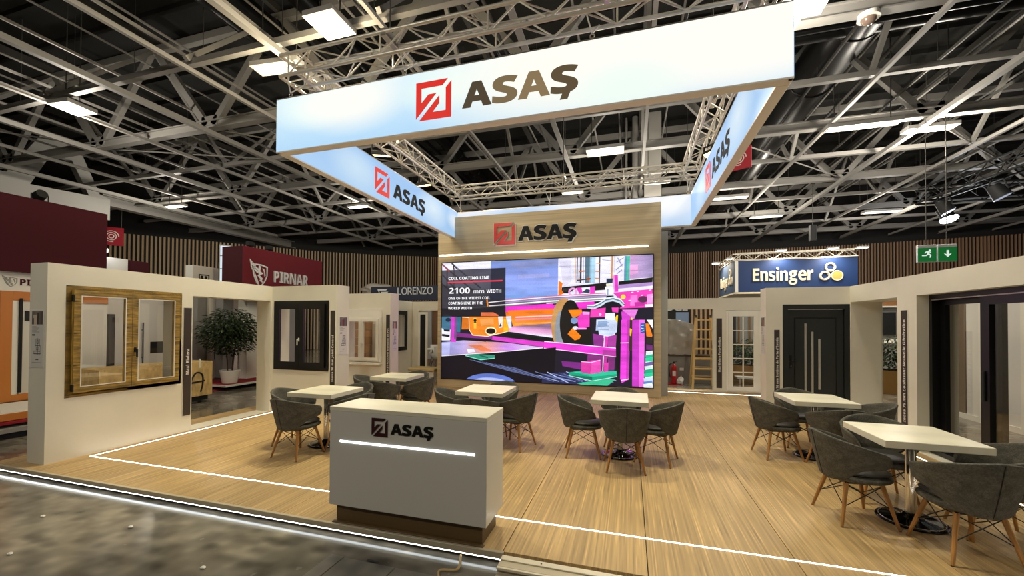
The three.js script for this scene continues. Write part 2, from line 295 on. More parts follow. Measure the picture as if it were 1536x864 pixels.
luminaire('twin tube lamp seen through the sign opening beside the tall steel column', -0.72, 6.9, -12.3, 1.0, 0.45, L.hall * 0.5, neutral, M.lampTube, 0, 2);
luminaire('tube lamp shining in the middle of the roof right of the sign', 3.8, 6.85, -18.0, 1.4, 0.25, L.hallFar * 0.5, neutral, M.lampTube, 0, 1);
luminaire('tube lamp below the roof nearest to the two green exit signs', 10.9, 6.85, -22.0, 1.3, 0.25, L.hallFar, neutral, M.lampTube, 0, 1);
luminaire('tube lamp low over the blue fascia with the three rings', 5.9, 6.6, -20.5, 1.2, 0.25, L.hallFar, neutral, M.lampTube, 0, 1);
luminaire('slim tube lamp just under the rear truss, right one of two', 0.9, 6.6, -14.6, 0.75, 0.2, L.hallFar * 0.8, neutral, M.lampTube, 0, 1);
luminaire('slim tube lamp just under the rear truss, left one of two', -2.1, 6.7, -15.2, 0.7, 0.2, L.hallFar * 0.3, neutral, M.lampTube, 0, 1);
luminaire('tube lamp over the second maroon sign on the left', -11.2, 6.7, -14.6, 0.9, 0.2, L.hallFar, neutral, M.lampTube, 0, 1);
luminaire('tube lamp far back over the left batten wall', -18.5, 6.6, -12.2, 0.9, 0.2, L.hallFar, neutral, M.lampTube, 0, 1);
luminaire('lamp over the open hall floor behind the camera on the left', -6, 6.9, 2.4, 0.8, 0.6, L.hall * 1.8, neutral, M.lampCool);
luminaire('lamp over the open hall floor behind the camera on the right', 4, 6.9, 2.4, 0.8, 0.6, L.hall * 1.5, neutral, M.lampCool);
luminaire('added tube lamp in the roof, brightening the planter beyond the right opening', 7.6, 6.9, -13.2, 1.0, 0.25, L.hallFar * 1.8, neutral, M.lampTube, 0, 1);  // extra lamp, added to brighten what the right opening shows
luminaire('lamp in the roof high above the stand on the right', 5.7, 6.8, -12.3, 1.5, 0.22, L.hall, neutral, M.lampTube, 0, 1);

// ---------------------------------------------------------------- the platform of the stand
const platform = structure('platform');
const PX0 = -7.4, PX1 = 4.15, PZ0 = -11.75, PZ1 = -2.87;
part('substructure', span(PX0, PX1, -0.099, -0.03, PZ0, PZ1 - 0.05, 0), M.dark, platform);
{
  const seams = [PX0]; for (let x = 0.125 - 1.035 * 7; x < PX1 + 0.5; x += 1.035) if (x > PX0 + 0.3 && x < PX1 - 0.3) seams.push(x); seams.push(PX1);
  for (let i = 0; i + 1 < seams.length; i++) {
    const g = span(seams[i] + 0.003, seams[i + 1] - 0.003, -0.03, 0, PZ0, PZ1 - 0.012, 0.0015);
    const uv = g.attributes.uv, o = rnd() * 5; for (let k = 0; k < uv.count; k++) uv.setXY(k, uv.getX(k) + o, uv.getY(k) + o * 1.7);
    part('floor_board', g, M.oak, platform);
  }
  part('edge_trim', [span(PX0, -0.9, -0.03, 0.003, PZ1 - 0.012, PZ1 + 0.018, 0.002), span(PX0, -0.9, -0.042, -0.03, PZ1 - 0.03, PZ1 + 0.018, 0)], M.trimAlu, platform);
  part('edge_trim', span(0.9, PX1, -0.03, 0.003, PZ1 - 0.012, PZ1 + 0.018, 0.002), M.alu, platform);
  part('riser', span(PX0, PX1, -0.099, -0.042, PZ1 - 0.05, PZ1 - 0.035, 0), M.oakDark, platform);
}
function ledStrip(label, x0, x1, z0, z1, y, mat = M.led, grp = 'light lines let into the floor') {
  const t = tag(part('light_strip', span(x0, x1, y - 0.004, y + 0.003, z0, z1, 0.001), mat), label, 'light strip', grp); t.name = numbered('light_strip'); return t;
}
ledStrip('long white light line let into the wooden floor along the front, passing behind the counter', -6.56, 3.62, -3.394, -3.382, 0);
ledStrip('white light line let into the wooden floor along the left display walls', -6.566, -6.554, -8.1, -3.38, 0);
ledStrip('white light line let into the wooden floor beneath the right hand tables', 3.601, 3.613, -8.5, -3.38, 0);
ledStrip('white light line in the floor at the foot of the glazed rear doors', 0.95, 3.6, -11.06, -11.045, 0);
{
  const t = thing('edge_light', 'bright white light strip along the front edge of the platform above the concrete', 'light strip');
  part('profile', span(PX0, -0.92, -0.072, -0.044, PZ1 - 0.036, PZ1 - 0.012, 0.002), M.alu, t);
  part('strip', span(PX0, -0.92, -0.066, -0.05, PZ1 - 0.014, PZ1 - 0.006, 0.001), glow(0xf4fbff, 6), t);
}
{
  const t = thing('access_step', 'low aluminium edged step before the platform right of the counter', 'step');
  part('tread', span(-0.9, 0.9, -0.055, -0.012, -2.845, -2.72, 0.003), M.trimAlu, t);
  part('nosing', [span(-0.9, 0.9, -0.012, -0.002, -2.845, -2.79, 0.002), span(-0.9, 0.9, -0.03, -0.012, -2.72, -2.7, 0.002)], std(0xe2d8c0, 0.4), t);
  part('base', span(-0.9, 0.9, -0.1, -0.055, -2.845, -2.66, 0.003), M.trimAlu, t);
  for (const x of [-0.6, 0, 0.6]) { const g = new THREE.CylinderGeometry(0.006, 0.006, 0.003, 10); g.translate(x, -0.001, -2.815); part('screw', g, M.steelDark, t); }
}

// ---------------------------------------------------------------- reception counter
{
  const t = thing('reception_counter', 'white reception counter with dark recessed base and a glowing light line on its front', 'counter', [-1.755, 0, -3.075]);
  part('body', box(1.43, 0.80, 0.41, 0, 0.555, 0, 0.003), M.counter, t);
  part('worktop', box(1.434, 0.035, 0.414, 0, 0.9725, 0, 0.003), M.whiteTop, t);
  part('plinth', box(1.34, 0.156, 0.33, 0, 0.078, 0, 0.002), M.oakDark, t);
  part('skirting', span(-0.69, 0.69, 0, 0.012, 0.165, 0.2, 0.003), M.oakDark, t);
  part('light_line', span(-0.61, 0.62, 0.694, 0.710, 0.2, 0.209, 0.002), M.ledCool, t);
  const g = new THREE.Group(); g.name = 'counter_logo'; g.position.set(0, 0, 0.205); t.add(g);
  logo(g, -0.295, 0.772, 0.15, -0.115, 0.798, 0.385, 0.088, 0.006, std(0x3a1216, 0.3), M.black);
}

// ---------------------------------------------------------------- screen wall with video screen, storeroom behind
{
  const t = thing('screen_wall', 'tall tan veneered feature wall with raised red and black emblem over the video screen', 'feature wall');
  part('panel', span(-5.05, 0.70, 0, 4.6, -10.09, -9.95, 0.004), M.veneer, t);
  part('light_line', span(-5.0, 0.42, 3.565, 3.59, -9.95, -9.94, 0.002), M.led, t);
  const halo = new THREE.Group(); halo.name = 'wall_logo'; halo.position.set(0, 0, -9.95); t.add(halo);
  logo(halo, -3.435, 3.745, 0.605, -2.775, 3.835, 1.53, 0.41, 0.045, M.whitePlain, M.whitePlain, 0.004, 0.06);
  logo(halo, -3.42, 3.77, 0.575, -2.76, 3.855, 1.5, 0.37, 0.008, M.logoRed, M.blackMatt, 0.05);
  const s = thing('storeroom', 'plain grey white storeroom block standing behind the tan feature wall', 'storeroom');
  part('wall_panel', span(-4.9, 0.88, 0, 3.98, -11.4, -10.32, 0.004), std(0xb9b9b4, 0.6), s);
}
{
  // picture on the screen: coordinates below are read off the photograph's four close-ups and squared up
  const C = [[661, 393.7], [973.5, 383.3], [988.2, 583.4], [666.8, 567]], SW = 1600, SH = 922;
  const [p0, p1, p2, p3] = C;                                   // projective map from the unit square to the corners, inverted
  const sx = p0[0] - p1[0] + p2[0] - p3[0], sy = p0[1] - p1[1] + p2[1] - p3[1], dx1 = p1[0] - p2[0], dx2 = p3[0] - p2[0], dy1 = p1[1] - p2[1], dy2 = p3[1] - p2[1], det = dx1 * dy2 - dx2 * dy1;
  const g0 = (sx * dy2 - dx2 * sy) / det, h0 = (dx1 * sy - sx * dy1) / det;
  const Hm = new THREE.Matrix3().set(p1[0] - p0[0] + g0 * p1[0], p3[0] - p0[0] + h0 * p3[0], p0[0], p1[1] - p0[1] + g0 * p1[1], p3[1] - p0[1] + h0 * p3[1], p0[1], g0, h0, 1).invert();
  const q = (x, y) => { const v = V(x, y, 1).applyMatrix3(Hm); return [v.x / v.z * SW, v.y / v.z * SH]; };
  const A = (p) => q(660 + p[0] / 8.64, 380 + p[1] / 8.64), B = (p) => q(820 + p[0] / 7.856, 380 + p[1] / 7.856), Cc = (p) => q(660 + p[0] / 7.853, 470 + p[1] / 7.853), D = (p) => q(820 + p[0] / 7.2, 480 + p[1] / 7.2);
  const screen = canvasTex(SW, SH, (c) => {
    const poly = (col, f, pts) => { c.fillStyle = col; c.beginPath(); pts.forEach((p, i) => { const [x, y] = f(p); i ? c.lineTo(x, y) : c.moveTo(x, y); }); c.closePath(); c.fill(); };
    const line = (col, w, f, pts) => { c.strokeStyle = col; c.lineWidth = w; c.lineCap = 'butt'; c.beginPath(); pts.forEach((p, i) => { const [x, y] = f(p); i ? c.lineTo(x, y) : c.moveTo(x, y); }); c.stroke(); };
    const dot = (col, f, p, r, ry = r) => { const [x, y] = f(p); c.fillStyle = col; c.beginPath(); c.ellipse(x, y, r, ry, 0, 0, 7); c.fill(); };
    const lin = (f, a, b, ...st) => { const [x0, y0] = f(a), [x1, y1] = f(b), g = c.createLinearGradient(x0, y0, x1, y1); st.forEach((s, i) => g.addColorStop(i / (st.length - 1), s)); return g; };
    c.fillStyle = '#191722'; c.fillRect(0, 0, SW, SH);
    // upper hall: white gallery, blue sheet, machine hall
    poly('#e6e6fa', A, [[0, 90], [640, 90], [640, 700], [0, 700]]);
    for (let i = 0; i < 9; i++) poly(i % 2 ? '#3b3a44' : '#c9c9dd', A, [[640 + 0 * i, 0], [641, 0], [641, 1], [640, 1]]);
    poly(lin(A, [700, 90], [700, 600], '#6f87c0', '#7f93d8', '#8fa3ea', '#86a0e6', '#6f9ad6'), A, [[638, 80], [1469 + 130, 50], [1480 + 130, 580], [638, 640]]);
    c.globalAlpha = 0.5; poly('#8d8db4', A, [[850, 120], [1469 + 100, 60], [1469 + 100, 130], [1000, 200]]); poly('#b3aee0', A, [[1000, 270], [1400, 260], [1400, 310], [1000, 320]]); c.globalAlpha = 1;
    poly('#e9e8f6', B, [[108, 40], [1230, -10], [1230, 520], [130, 520]]);
    poly('#d9d6ea', B, [[120, 80], [260, 80], [280, 330], [190, 400]]); line('#a7a3c8', 4, B, [[120, 150], [250, 165]]);
    for (const [x, w, col] of [[312, 3, '#d89a63'], [330, 6, '#2b2a30'], [350, 3, '#6d6a74'], [372, 10, '#37343a'], [405, 5, '#b9b7c8'], [452, 30, '#55707f'], [487, 10, '#8fb6c9'], [520, 22, '#a9d3e8'], [592, 6, '#4a3a34'], [735, 8, '#c88b50'], [760, 4, '#d0cfe6'], [895, 16, '#5f93ac'], [925, 18, '#45bfa0']]) line(col, w * 1.25, B, [[x, 40], [x + 14, 350]]);
    line('#c06a30', 9, B, [[360, 215], [430, 210]]); line('#c06a30', 7, B, [[350, 315], [420, 310]]); dot('#c05a2a', B, [475, 305], 12); line('#37343a', 7, B, [[345, 320], [500, 300]]);
    for (const y of [120, 215, 295]) line('#d08a4a', 6, B, [[550, y], [600, y + 4]]);
    line('#9a98b8', 5, B, [[620, 80], [730, 95]]); line('#9a98b8', 5, B, [[620, 235], [735, 240]]);
    for (const [a, b] of [[[790, 110], [870, 60]], [[790, 200], [870, 130]], [[800, 60], [860, 160]], [[800, 250], [860, 200]]]) line('#8c8fb0', 6, B, [a, b]);
    poly(lin(B, [940, 60], [1215, 60], '#cf9fd0', '#b49bc8', '#8d80a8'), B, [[942, 35], [1210, 20], [1222, 290], [950, 305]]);
    poly('#e9a6d8', B, [[950, 150], [1040, 140], [1050, 240], [955, 260]]); for (const y of [90, 120, 200, 230]) line('#a58cba', 4, B, [[960, y + 10], [1210, y]]);
    // gantry and rails
    poly('#191512', B, [[170, 400], [690, 345], [690, 430], [560, 440], [560, 390], [340, 410], [250, 470], [170, 470]]); poly('#191512', B, [[830, 335], [1225, 290], [1225, 345], [830, 375]]);
    for (let i = 0; i < 8; i++) line('#4b4744', 4, B, [[190 + i * 14, 410], [195 + i * 14, 450]]);
    poly('#b58fcf', B, [[830, 375], [1228, 345], [1230, 385], [830, 425]]); poly('#f3eafa', B, [[830, 420], [1230, 385], [1232, 405], [830, 440]]);
    poly('#e87518', B, [[128, 320], [178, 350], [165, 420], [200, 470], [135, 500]]);
    poly('#d935b2', B, [[340, 405], [400, 400], [420, 470], [380, 478]]); poly('#e63cc4', B, [[500, 395], [560, 388], [560, 480], [505, 490]]); poly('#2c3a4c', B, [[410, 460], [460, 420], [500, 430], [500, 470]]);
    c.lineWidth = 14; c.strokeStyle = '#f0a6e0'; { const [x, y] = B([302, 455]); c.beginPath(); c.arc(x, y, 26, 0, 7); c.stroke(); }
    poly('#f2eef8', B, [[0, 500], [700, 470], [700, 560], [0, 590]]);
    for (const [y, col, w] of [[506, '#d16a93', 8], [516, '#efe6f4', 10], [526, '#6a6476', 7], [536, '#a891bc', 10], [550, '#7b7488', 6], [562, '#ffffff', 9], [575, '#7c8a82', 7]]) line(col, w, B, [[-900, y + 70], [0, y], [700, y - 34]]);
    poly('#eb35c5', B, [[-330, 665], [-330, 640], [440, 570], [560, 566], [570, 600], [470, 650], [-300, 682]]);
    poly('#eb35c5', A, [[855, 680], [1469, 645], [1469, 740], [858, 752]]);
    // wrapped coil and orange web
    poly(lin(A, [860, 760], [860, 864], '#d8621c', '#f08a2a', '#e87a20'), A, [[858, 752], [1500, 738], [1500, 870], [880, 870]]);
    poly(lin(Cc, [850, 0], [850, 200], '#f07818', '#f49028', '#f7a23a'), Cc, [[800, -40], [1400, -60], [1400, 130], [880, 160], [850, 60]]);
    for (const [y, col] of [[20, '#f6b04f'], [50, '#e88ab2'], [80, '#f08a2a'], [100, '#f6a652'], [20, '#efc0d8']]) line(col, 9, Cc, [[900, y + 20], [1400, y]]);
    poly(lin(Cc, [850, 130], [850, 310], '#8a6a86', '#e59ccf', '#f0b6dc', '#e4e4f4', '#c4d8e0', '#9fb2b6'), Cc, [[840, 150], [1450, 105], [1450, 300], [1100, 250], [830, 210]]);
    poly('#0c120e', Cc, [[760, 225], [1000, 255], [1450, 300], [1450, 345], [1000, 300], [740, 250]]);
    // drum end
    poly('#8fb2c8', B, [[145, 670], [230, 665], [200, 760], [160, 864], [145, 864]]);
    { const [x, y] = B([225, 830]); c.fillStyle = '#c79556'; c.beginPath(); c.ellipse(x - 8, y, 88, 190, 0.03, 0, 7); c.fill(); c.fillStyle = '#8f979c'; c.beginPath(); c.ellipse(x - 30, y + 40, 40, 140, 0.05, 0, 7); c.fill(); c.fillStyle = '#17140f'; c.beginPath(); c.ellipse(x + 45, y, 78, 176, 0, 0, 7); c.fill(); }
    poly('#17140f', B, [[240, 665], [520, 660], [560, 1060], [330, 1090], [240, 980]]);
    poly('#f07f12', B, [[262, 665], [420, 660], [430, 705], [380, 740], [320, 760]]); poly('#f07f12', D, [[300, 80], [395, 170], [380, 205], [330, 220], [248, 150]]);
    poly('#eb3cbc', B, [[370, 760], [430, 690], [515, 690], [525, 864], [400, 890]]); poly('#f39adf', B, [[430, 685], [515, 690], [515, 720], [440, 720]]); dot('#7e9cc8', B, [340, 790], 26, 24); dot('#d6e0f0', D, [330, 85], 20, 14); line('#f39adf', 12, D, [[340, 92], [450, 92]]);
    // lower rails and machine bed
    poly('#0e0c12', Cc, [[30, 480], [1400, 380], [1400, 864], [50, 800]]);
    poly(lin(Cc, [50, 330], [1100, 420], '#8a8fc8', '#b4a4d8', '#e79c86', '#c98ce0', '#d9c2ee'), Cc, [[35, 330], [300, 310], [800, 340], [1250, 400], [700, 455], [45, 500]]);
    poly('#b5b9e8', Cc, [[40, 340], [140, 330], [140, 480], [45, 490]]); poly('#e07a4a', Cc, [[350, 370], [500, 365], [650, 440], [520, 440]]); poly('#eef0ff', Cc, [[340, 410], [430, 420], [450, 450], [360, 460]]); poly('#c88ae4', Cc, [[700, 380], [800, 380], [1000, 425], [880, 430]]);
    line('#ffffff', 5, Cc, [[45, 497], [700, 455], [1250, 405]]);
    poly('#d43cbe', Cc, [[620, 258], [1340, 345], [1340, 410], [630, 305]]); poly('#7a2a78', Cc, [[180, 215], [640, 260], [640, 300], [190, 268]]); poly('#14121a', Cc, [[190, 268], [640, 305], [560, 330], [330, 300], [200, 310]]);
    poly('#e83bcf', D, [[0, 230], [800, 305], [800, 400], [480, 368], [0, 300]]); line('#ffe6fb', 6, D, [[0, 229], [640, 292], [800, 308]]); line('#ffe6fb', 5, D, [[0, 302], [480, 360], [800, 402]]); poly('#b43a9c', D, [[640, 322], [800, 335], [800, 400], [640, 380]]);
    poly('#f2f2ff', Cc, [[30, 40], [140, 40], [140, 310], [35, 310]]); dot('#3c6c84', Cc, [92, 95], 62, 66); dot('#14263a', Cc, [105, 65], 22, 16); line('#14121a', 14, Cc, [[60, 190], [130, 195]]); line('#14121a', 18, Cc, [[40, 245], [130, 260]]);
    poly('#d23cc4', Cc, [[135, 30], [205, 30], [210, 330], [150, 330]]); poly('#7a4a84', Cc, [[180, 30], [210, 30], [212, 300], [185, 300]]); poly('#2f6c86', Cc, [[205, 35], [260, 35], [255, 215], [215, 215]]);
    // orange tension block
    poly('#f58a20', Cc, [[270, 30], [780, 30], [835, 70], [830, 200], [760, 230], [580, 268], [400, 250], [360, 180], [270, 180]]); poly('#d9731a', Cc, [[270, 30], [350, 30], [358, 180], [272, 180]]); poly('#f8b420', Cc, [[760, 60], [830, 70], [828, 200], [770, 210]]); poly('#f6a050', Cc, [[480, 60], [640, 50], [650, 120], [500, 140]]);
    line('#fff3c8', 5, Cc, [[270, 34], [350, 40], [362, 185], [405, 250], [580, 265], [830, 205]]);
    dot('#ffe9b0', Cc, [618, 202], 46, 34); dot('#1a120a', Cc, [618, 202], 38, 22); poly('#f2e9e0', Cc, [[695, 30], [755, 30], [752, 160], [715, 165]]); poly('#1c2a44', Cc, [[725, 110], [745, 145], [715, 150]]);
    poly('#f5c23a', Cc, [[405, 45], [440, 45], [445, 170], [415, 170]]); dot('#1a120a', Cc, [425, 75], 12); line('#1a120a', 6, Cc, [[412, 97], [440, 97]]);
    poly('#dfe6f4', Cc, [[785, 30], [850, 25], [862, 165], [830, 170]]);
    // right machine stand
    poly('#ea3fb4', B, [[770, 465], [1230, 425], [1250, 640], [860, 650], [920, 600]]); poly('#f07ad2', B, [[980, 500], [1060, 490], [1070, 620], [985, 620]]); poly('#c22f9a', B, [[1030, 580], [1150, 570], [1150, 620], [1040, 630]]); dot('#ffe03a', B, [895, 515], 17); dot('#5a2a4a', B, [1130, 545], 34, 22); poly('#f29ae0', B, [[1170, 490], [1240, 480], [1245, 600], [1180, 600]]); poly('#f7f3ff', B, [[1155, 605], [1250, 600], [1250, 635], [1160, 640]]);
    for (const [x, y] of [[985, 465], [1190, 440], [1100, 500], [1215, 520], [960, 560], [1050, 455]]) line('#ffd8f6', 6, B, [[x, y], [x + 26, y - 4]]);
    poly('#e13cc0', B, [[755, 265], [815, 258], [835, 455], [785, 460]]); poly('#f596dd', B, [[755, 265], [775, 263], [800, 455], [785, 460]]);
    poly('#28324a', B, [[685, 300], [760, 300], [760, 350], [690, 360]]); poly('#e8e4c8', B, [[685, 360], [745, 358], [740, 390], [690, 392]]); poly('#f2f5ff', B, [[675, 395], [770, 392], [765, 490], [695, 495]]); poly('#9aa9c4', B, [[700, 420], [720, 420], [720, 490], [705, 490]]);
    poly('#14121a', B, [[700, 500], [780, 500], [860, 640], [740, 680], [700, 640]]);
    for (const [o, col] of [[0, '#dfeaf0'], [18, '#5f7480'], [34, '#c6d6de']]) line(col, 13, B, [[480, 620 + o * 0.5], [560, 615 + o], [640, 580 + o], [700, 535 + o], [780, 520 + o], [860, 545 + o], [910, 600 + o * 0.8]]);
    poly('#ef3fae', B, [[525, 660], [700, 640], [700, 750], [525, 755]]); dot('#fbc0ea', B, [640, 720], 10); poly('#ef3fae', B, [[770, 640], [850, 640], [850, 700], [780, 690]]);
    poly('#e6eefc', B, [[700, 705], [810, 700], [835, 864], [830, 1000], [690, 1000]]); poly('#b8c8e8', B, [[600, 780], [720, 775], [745, 900], [600, 910]]); poly('#cddcf6', D, [[555, 0], [780, 0], [785, 130], [700, 175], [590, 165]]); poly('#88a6cc', B, [[620, 800], [730, 795], [735, 860], [620, 870]]); for (const y of [20, 60, 100]) line('#94aacc', 5, D, [[570, y], [690, y + 6]]);
    dot('#ffd21e', B, [850, 770], 16, 26); dot('#ffe03a', B, [1000, 765], 14, 30);
    poly('#8a2f86', D, [[520, 145], [640, 170], [640, 290], [540, 275]]); poly('#a83a98', D, [[680, 180], [780, 160], [780, 300], [690, 295]]); line('#ffd0f4', 8, D, [[650, 170], [650, 290]]); poly('#e03cb4', D, [[655, 175], [690, 180], [685, 290], [660, 290]]);
    poly('#7a2c70', D, [[480, 370], [645, 390], [645, 570], [540, 470], [480, 450]]); poly('#b43a92', D, [[650, 390], [700, 398], [690, 470], [655, 465]]); poly('#7a2c70', D, [[700, 400], [780, 405], [780, 550], [710, 550]]); line('#ffd0f4', 7, D, [[651, 390], [655, 570]]);
    // black cable bundle and the two tall magenta posts
    poly('#0e0c12', B, [[850, 680], [890, 660], [920, 864], [930, 1300], [1020, 1400], [880, 1420], [850, 1100]]);
    poly('#d040c4', B, [[885, 690], [960, 670], [1000, 740], [1010, 864], [920, 900]]); poly('#e37ad8', B, [[890, 665], [1080, 665], [1040, 780]]);
    poly('#e640d4', D, [[815, 0], [915, 0], [945, 650], [870, 690], [850, 640]]); poly('#c236ae', D, [[880, 0], [915, 0], [945, 650], [915, 660]]); line('#fbc4f2', 6, D, [[825, 250], [915, 248]]); line('#fff0ff', 5, D, [[860, 660], [945, 645]]);
    poly('#3a2a20', D, [[910, 0], [950, 0], [965, 330], [925, 340]]); poly('#f5c422', D, [[915, 90], [940, 100], [935, 180], [920, 170]]);
    poly('#c83ac0', D, [[935, 0], [1015, 0], [1080, 730], [985, 725]]); poly('#f46ae0', D, [[1010, 0], [1070, 0], [1115, 735], [1060, 735]]); poly('#2a58a8', D, [[1025, 40], [1072, 35], [1080, 140], [1035, 145]]); line('#dff0ff', 5, D, [[1035, 60], [1065, 58]]); line('#dff0ff', 5, D, [[1038, 90], [1070, 100]]); line('#dff0ff', 5, D, [[1042, 125], [1072, 118]]);
    poly('#ef7f1c', D, [[1080, 40], [1115, 40], [1165, 170], [1160, 190], [1100, 180]]); poly('#f2f6fa', D, [[1090, 0], [1160, 0], [1165, 100], [1120, 40]]); poly('#2c2620', D, [[1100, 190], [1165, 200], [1172, 260], [1105, 262]]); poly('#6a2a6a', D, [[1105, 265], [1175, 275], [1178, 330], [1110, 325]]);
    poly('#e9f3f0', D, [[1108, 340], [1180, 335], [1212, 748], [1118, 740]]); for (const [y, col] of [[400, '#22b184'], [430, '#2fcf94'], [480, '#6a5f9c'], [520, '#dff4ea'], [560, '#1fa078'], [600, '#29c08c'], [650, '#c9dcf6'], [690, '#5f86c8'], [715, '#eef6ff']]) line(col, 26, D, [[1108, y + 8], [1205, y - 8]]);
    // floor of the plant, green pedestal, magenta foot
    poly('#23284a', D, [[0, 590], [300, 560], [800, 640], [740, 720], [0, 690]]); for (let i = 0; i < 26; i++) line(['#7f92c4', '#aebde4', '#39466f', '#5a6ca4'][i % 4], 3 + (i % 3) * 2, D, [[i * 26 - 80, 560 + (i * 37) % 60], [i * 26 + 160, 640 + (i * 29) % 50]]);
    for (let i = 0; i < 12; i++) line(['#4a567e', '#6d7aa6', '#2b3352'][i % 3], 4, Cc, [[380 + i * 50, 540 + i * 9], [900 + i * 50, 690 + i * 12]]);
    poly('#0c0b10', Cc, [[680, 470], [1400, 400], [1400, 600], [900, 640]]); poly('#2a8d70', Cc, [[320, 490], [480, 475], [680, 490], [680, 530], [510, 550], [400, 520]]); line('#8fe0c4', 5, Cc, [[330, 495], [520, 545], [680, 525]]); line('#1c5c4a', 10, Cc, [[500, 490], [600, 520]]);
    poly('#18a67a', D, [[290, 570], [420, 550], [810, 555], [815, 620], [550, 665], [290, 600]]); poly('#126f58', D, [[292, 600], [545, 620], [548, 665], [292, 612]]); poly('#2ac79a', D, [[330, 565], [800, 560], [810, 590], [550, 620]]); line('#cffff0', 4, D, [[290, 605], [550, 665], [815, 618]]); poly('#37c28e', D, [[380, 690], [740, 640], [800, 650], [720, 718], [430, 705]]);
    poly('#7a2880', D, [[200, 445], [415, 462], [415, 540], [215, 500]]); poly('#d9389c', D, [[415, 450], [525, 450], [525, 590], [420, 570]]); poly('#ee4fb8', D, [[525, 440], [620, 435], [640, 570], [530, 590]]); poly('#e03cae', D, [[660, 470], [712, 462], [715, 560], [665, 570]]); line('#ffd0f0', 4, D, [[415, 452], [525, 462], [622, 436]]);
    { const [x, y] = Cc([640, 815]); c.fillStyle = '#5f78c8'; c.beginPath(); c.ellipse(x, y + 12, 210, 80, 0, 0, 7); c.fill(); c.fillStyle = '#aab8ee'; c.beginPath(); c.ellipse(x, y + 24, 176, 60, 0, 0, 7); c.fill(); }
    // caption panel with its lettering
    c.globalAlpha = 0.86; poly('#17161a', A, [[8, 210], [830, 182], [858, 805], [28, 808]]); c.globalAlpha = 1;
    c.globalAlpha = 0.45; poly('#6c6c78', A, [[10, 215], [645, 192], [650, 470], [16, 400]]); for (const [a, b] of [[[5, 130], [430, 480]], [[130, 120], [520, 440]], [[20, 270], [300, 560]], [[15, 380], [120, 470]]]) line('#0c0b0e', 12, A, [a, b]); for (const x of [75, 165]) line('#2a1a18', 12, A, [[x, 180], [x + 8, 420]]); c.globalAlpha = 1;
    line('#a03028', 8, A, [[5, 130], [110, 230]]); line('#2c2620', 9, A, [[130, 115], [210, 200]]); line('#2c2620', 10, A, [[155, 130], [160, 200]]);
    poly('#d96a3c', A, [[540, 755], [700, 755], [770, 790], [770, 804], [540, 804]]); line('#e7e3e0', 7, A, [[630, 628], [850, 606]]); line('#c9c3c0', 9, A, [[640, 672], [850, 658]]); line('#d9802c', 12, A, [[610, 590], [625, 680]]);
    const word = (t, p, size, wgt, width) => { const [x, y] = A(p), [x2] = A([p[0] + width, p[1]]); c.font = wgt + ' ' + size + 'px sans-serif'; c.fillStyle = '#ffffff'; c.save(); c.translate(x, y); c.scale((x2 - x) / c.measureText(t).width, 1); c.fillText(t, 0, 0); c.restore(); };
    word('COIL COATING LINE', [95, 334], 34, 'bold', 535); line('#d83a4a', 11, A, [[90, 366], [800, 346]]);
    word('2100', [108, 512], 64, 'bold', 280); word('mm', [425, 508], 46, 'normal', 150); word('WIDTH', [600, 506], 38, 'bold', 196);
    word('ONE OF THE WIDEST COIL', [106, 588], 29, 'bold', 545); word('COATING LINE IN THE', [108, 652], 29, 'bold', 450); word('WORLD WIDTH', [110, 716], 29, 'bold', 312);
    const im = c.getImageData(0, 0, SW, SH), d = im.data;      // streaks and grain of the filmed picture
    for (let y = 0; y < SH; y++) for (let x = 0; x < SW; x++) {
      const o = (y * SW + x) * 4, k = 0.78 + 0.3 * vnoise(x / SW * 9, y / SH * 60, 9, 60) * 0.35 + 0.12 * vnoise(x / SW * 24, y / SH * 30, 24, 30) + 0.07 + 0.1 * (vnoise(x / 3, y / 3, 64, 64) - 0.5);
      d[o] = clamp(d[o] * k + 6); d[o + 1] = clamp(d[o + 1] * k + 5); d[o + 2] = clamp(d[o + 2] * k + 8);
    }
    c.putImageData(im, 0, 0);
  });
  const t = thing('video_screen', 'huge video screen showing a magenta and orange coil coating machine with a caption', 'screen', [-2.2, 1.8, -9.95]);
  part('bezel', ring(-2.74, 2.74, -1.585, 1.585, 0.02, 0.02), M.black, t);
  part('display', face(5.44, 3.13, 0, 0, 0.012), new THREE.MeshStandardMaterial({ color: 0x000000, emissive: 0xffffff, emissiveMap: screen, emissiveIntensity: 1.15, roughness: 0.4 }), t);
  const l = new THREE.RectAreaLight(0xd9b4e4, L.screen, 5.4, 3.1); l.position.set(-2.2, 1.8, -9.92); l.lookAt(-2.2, 1.8, 0); scene.add(l);
}

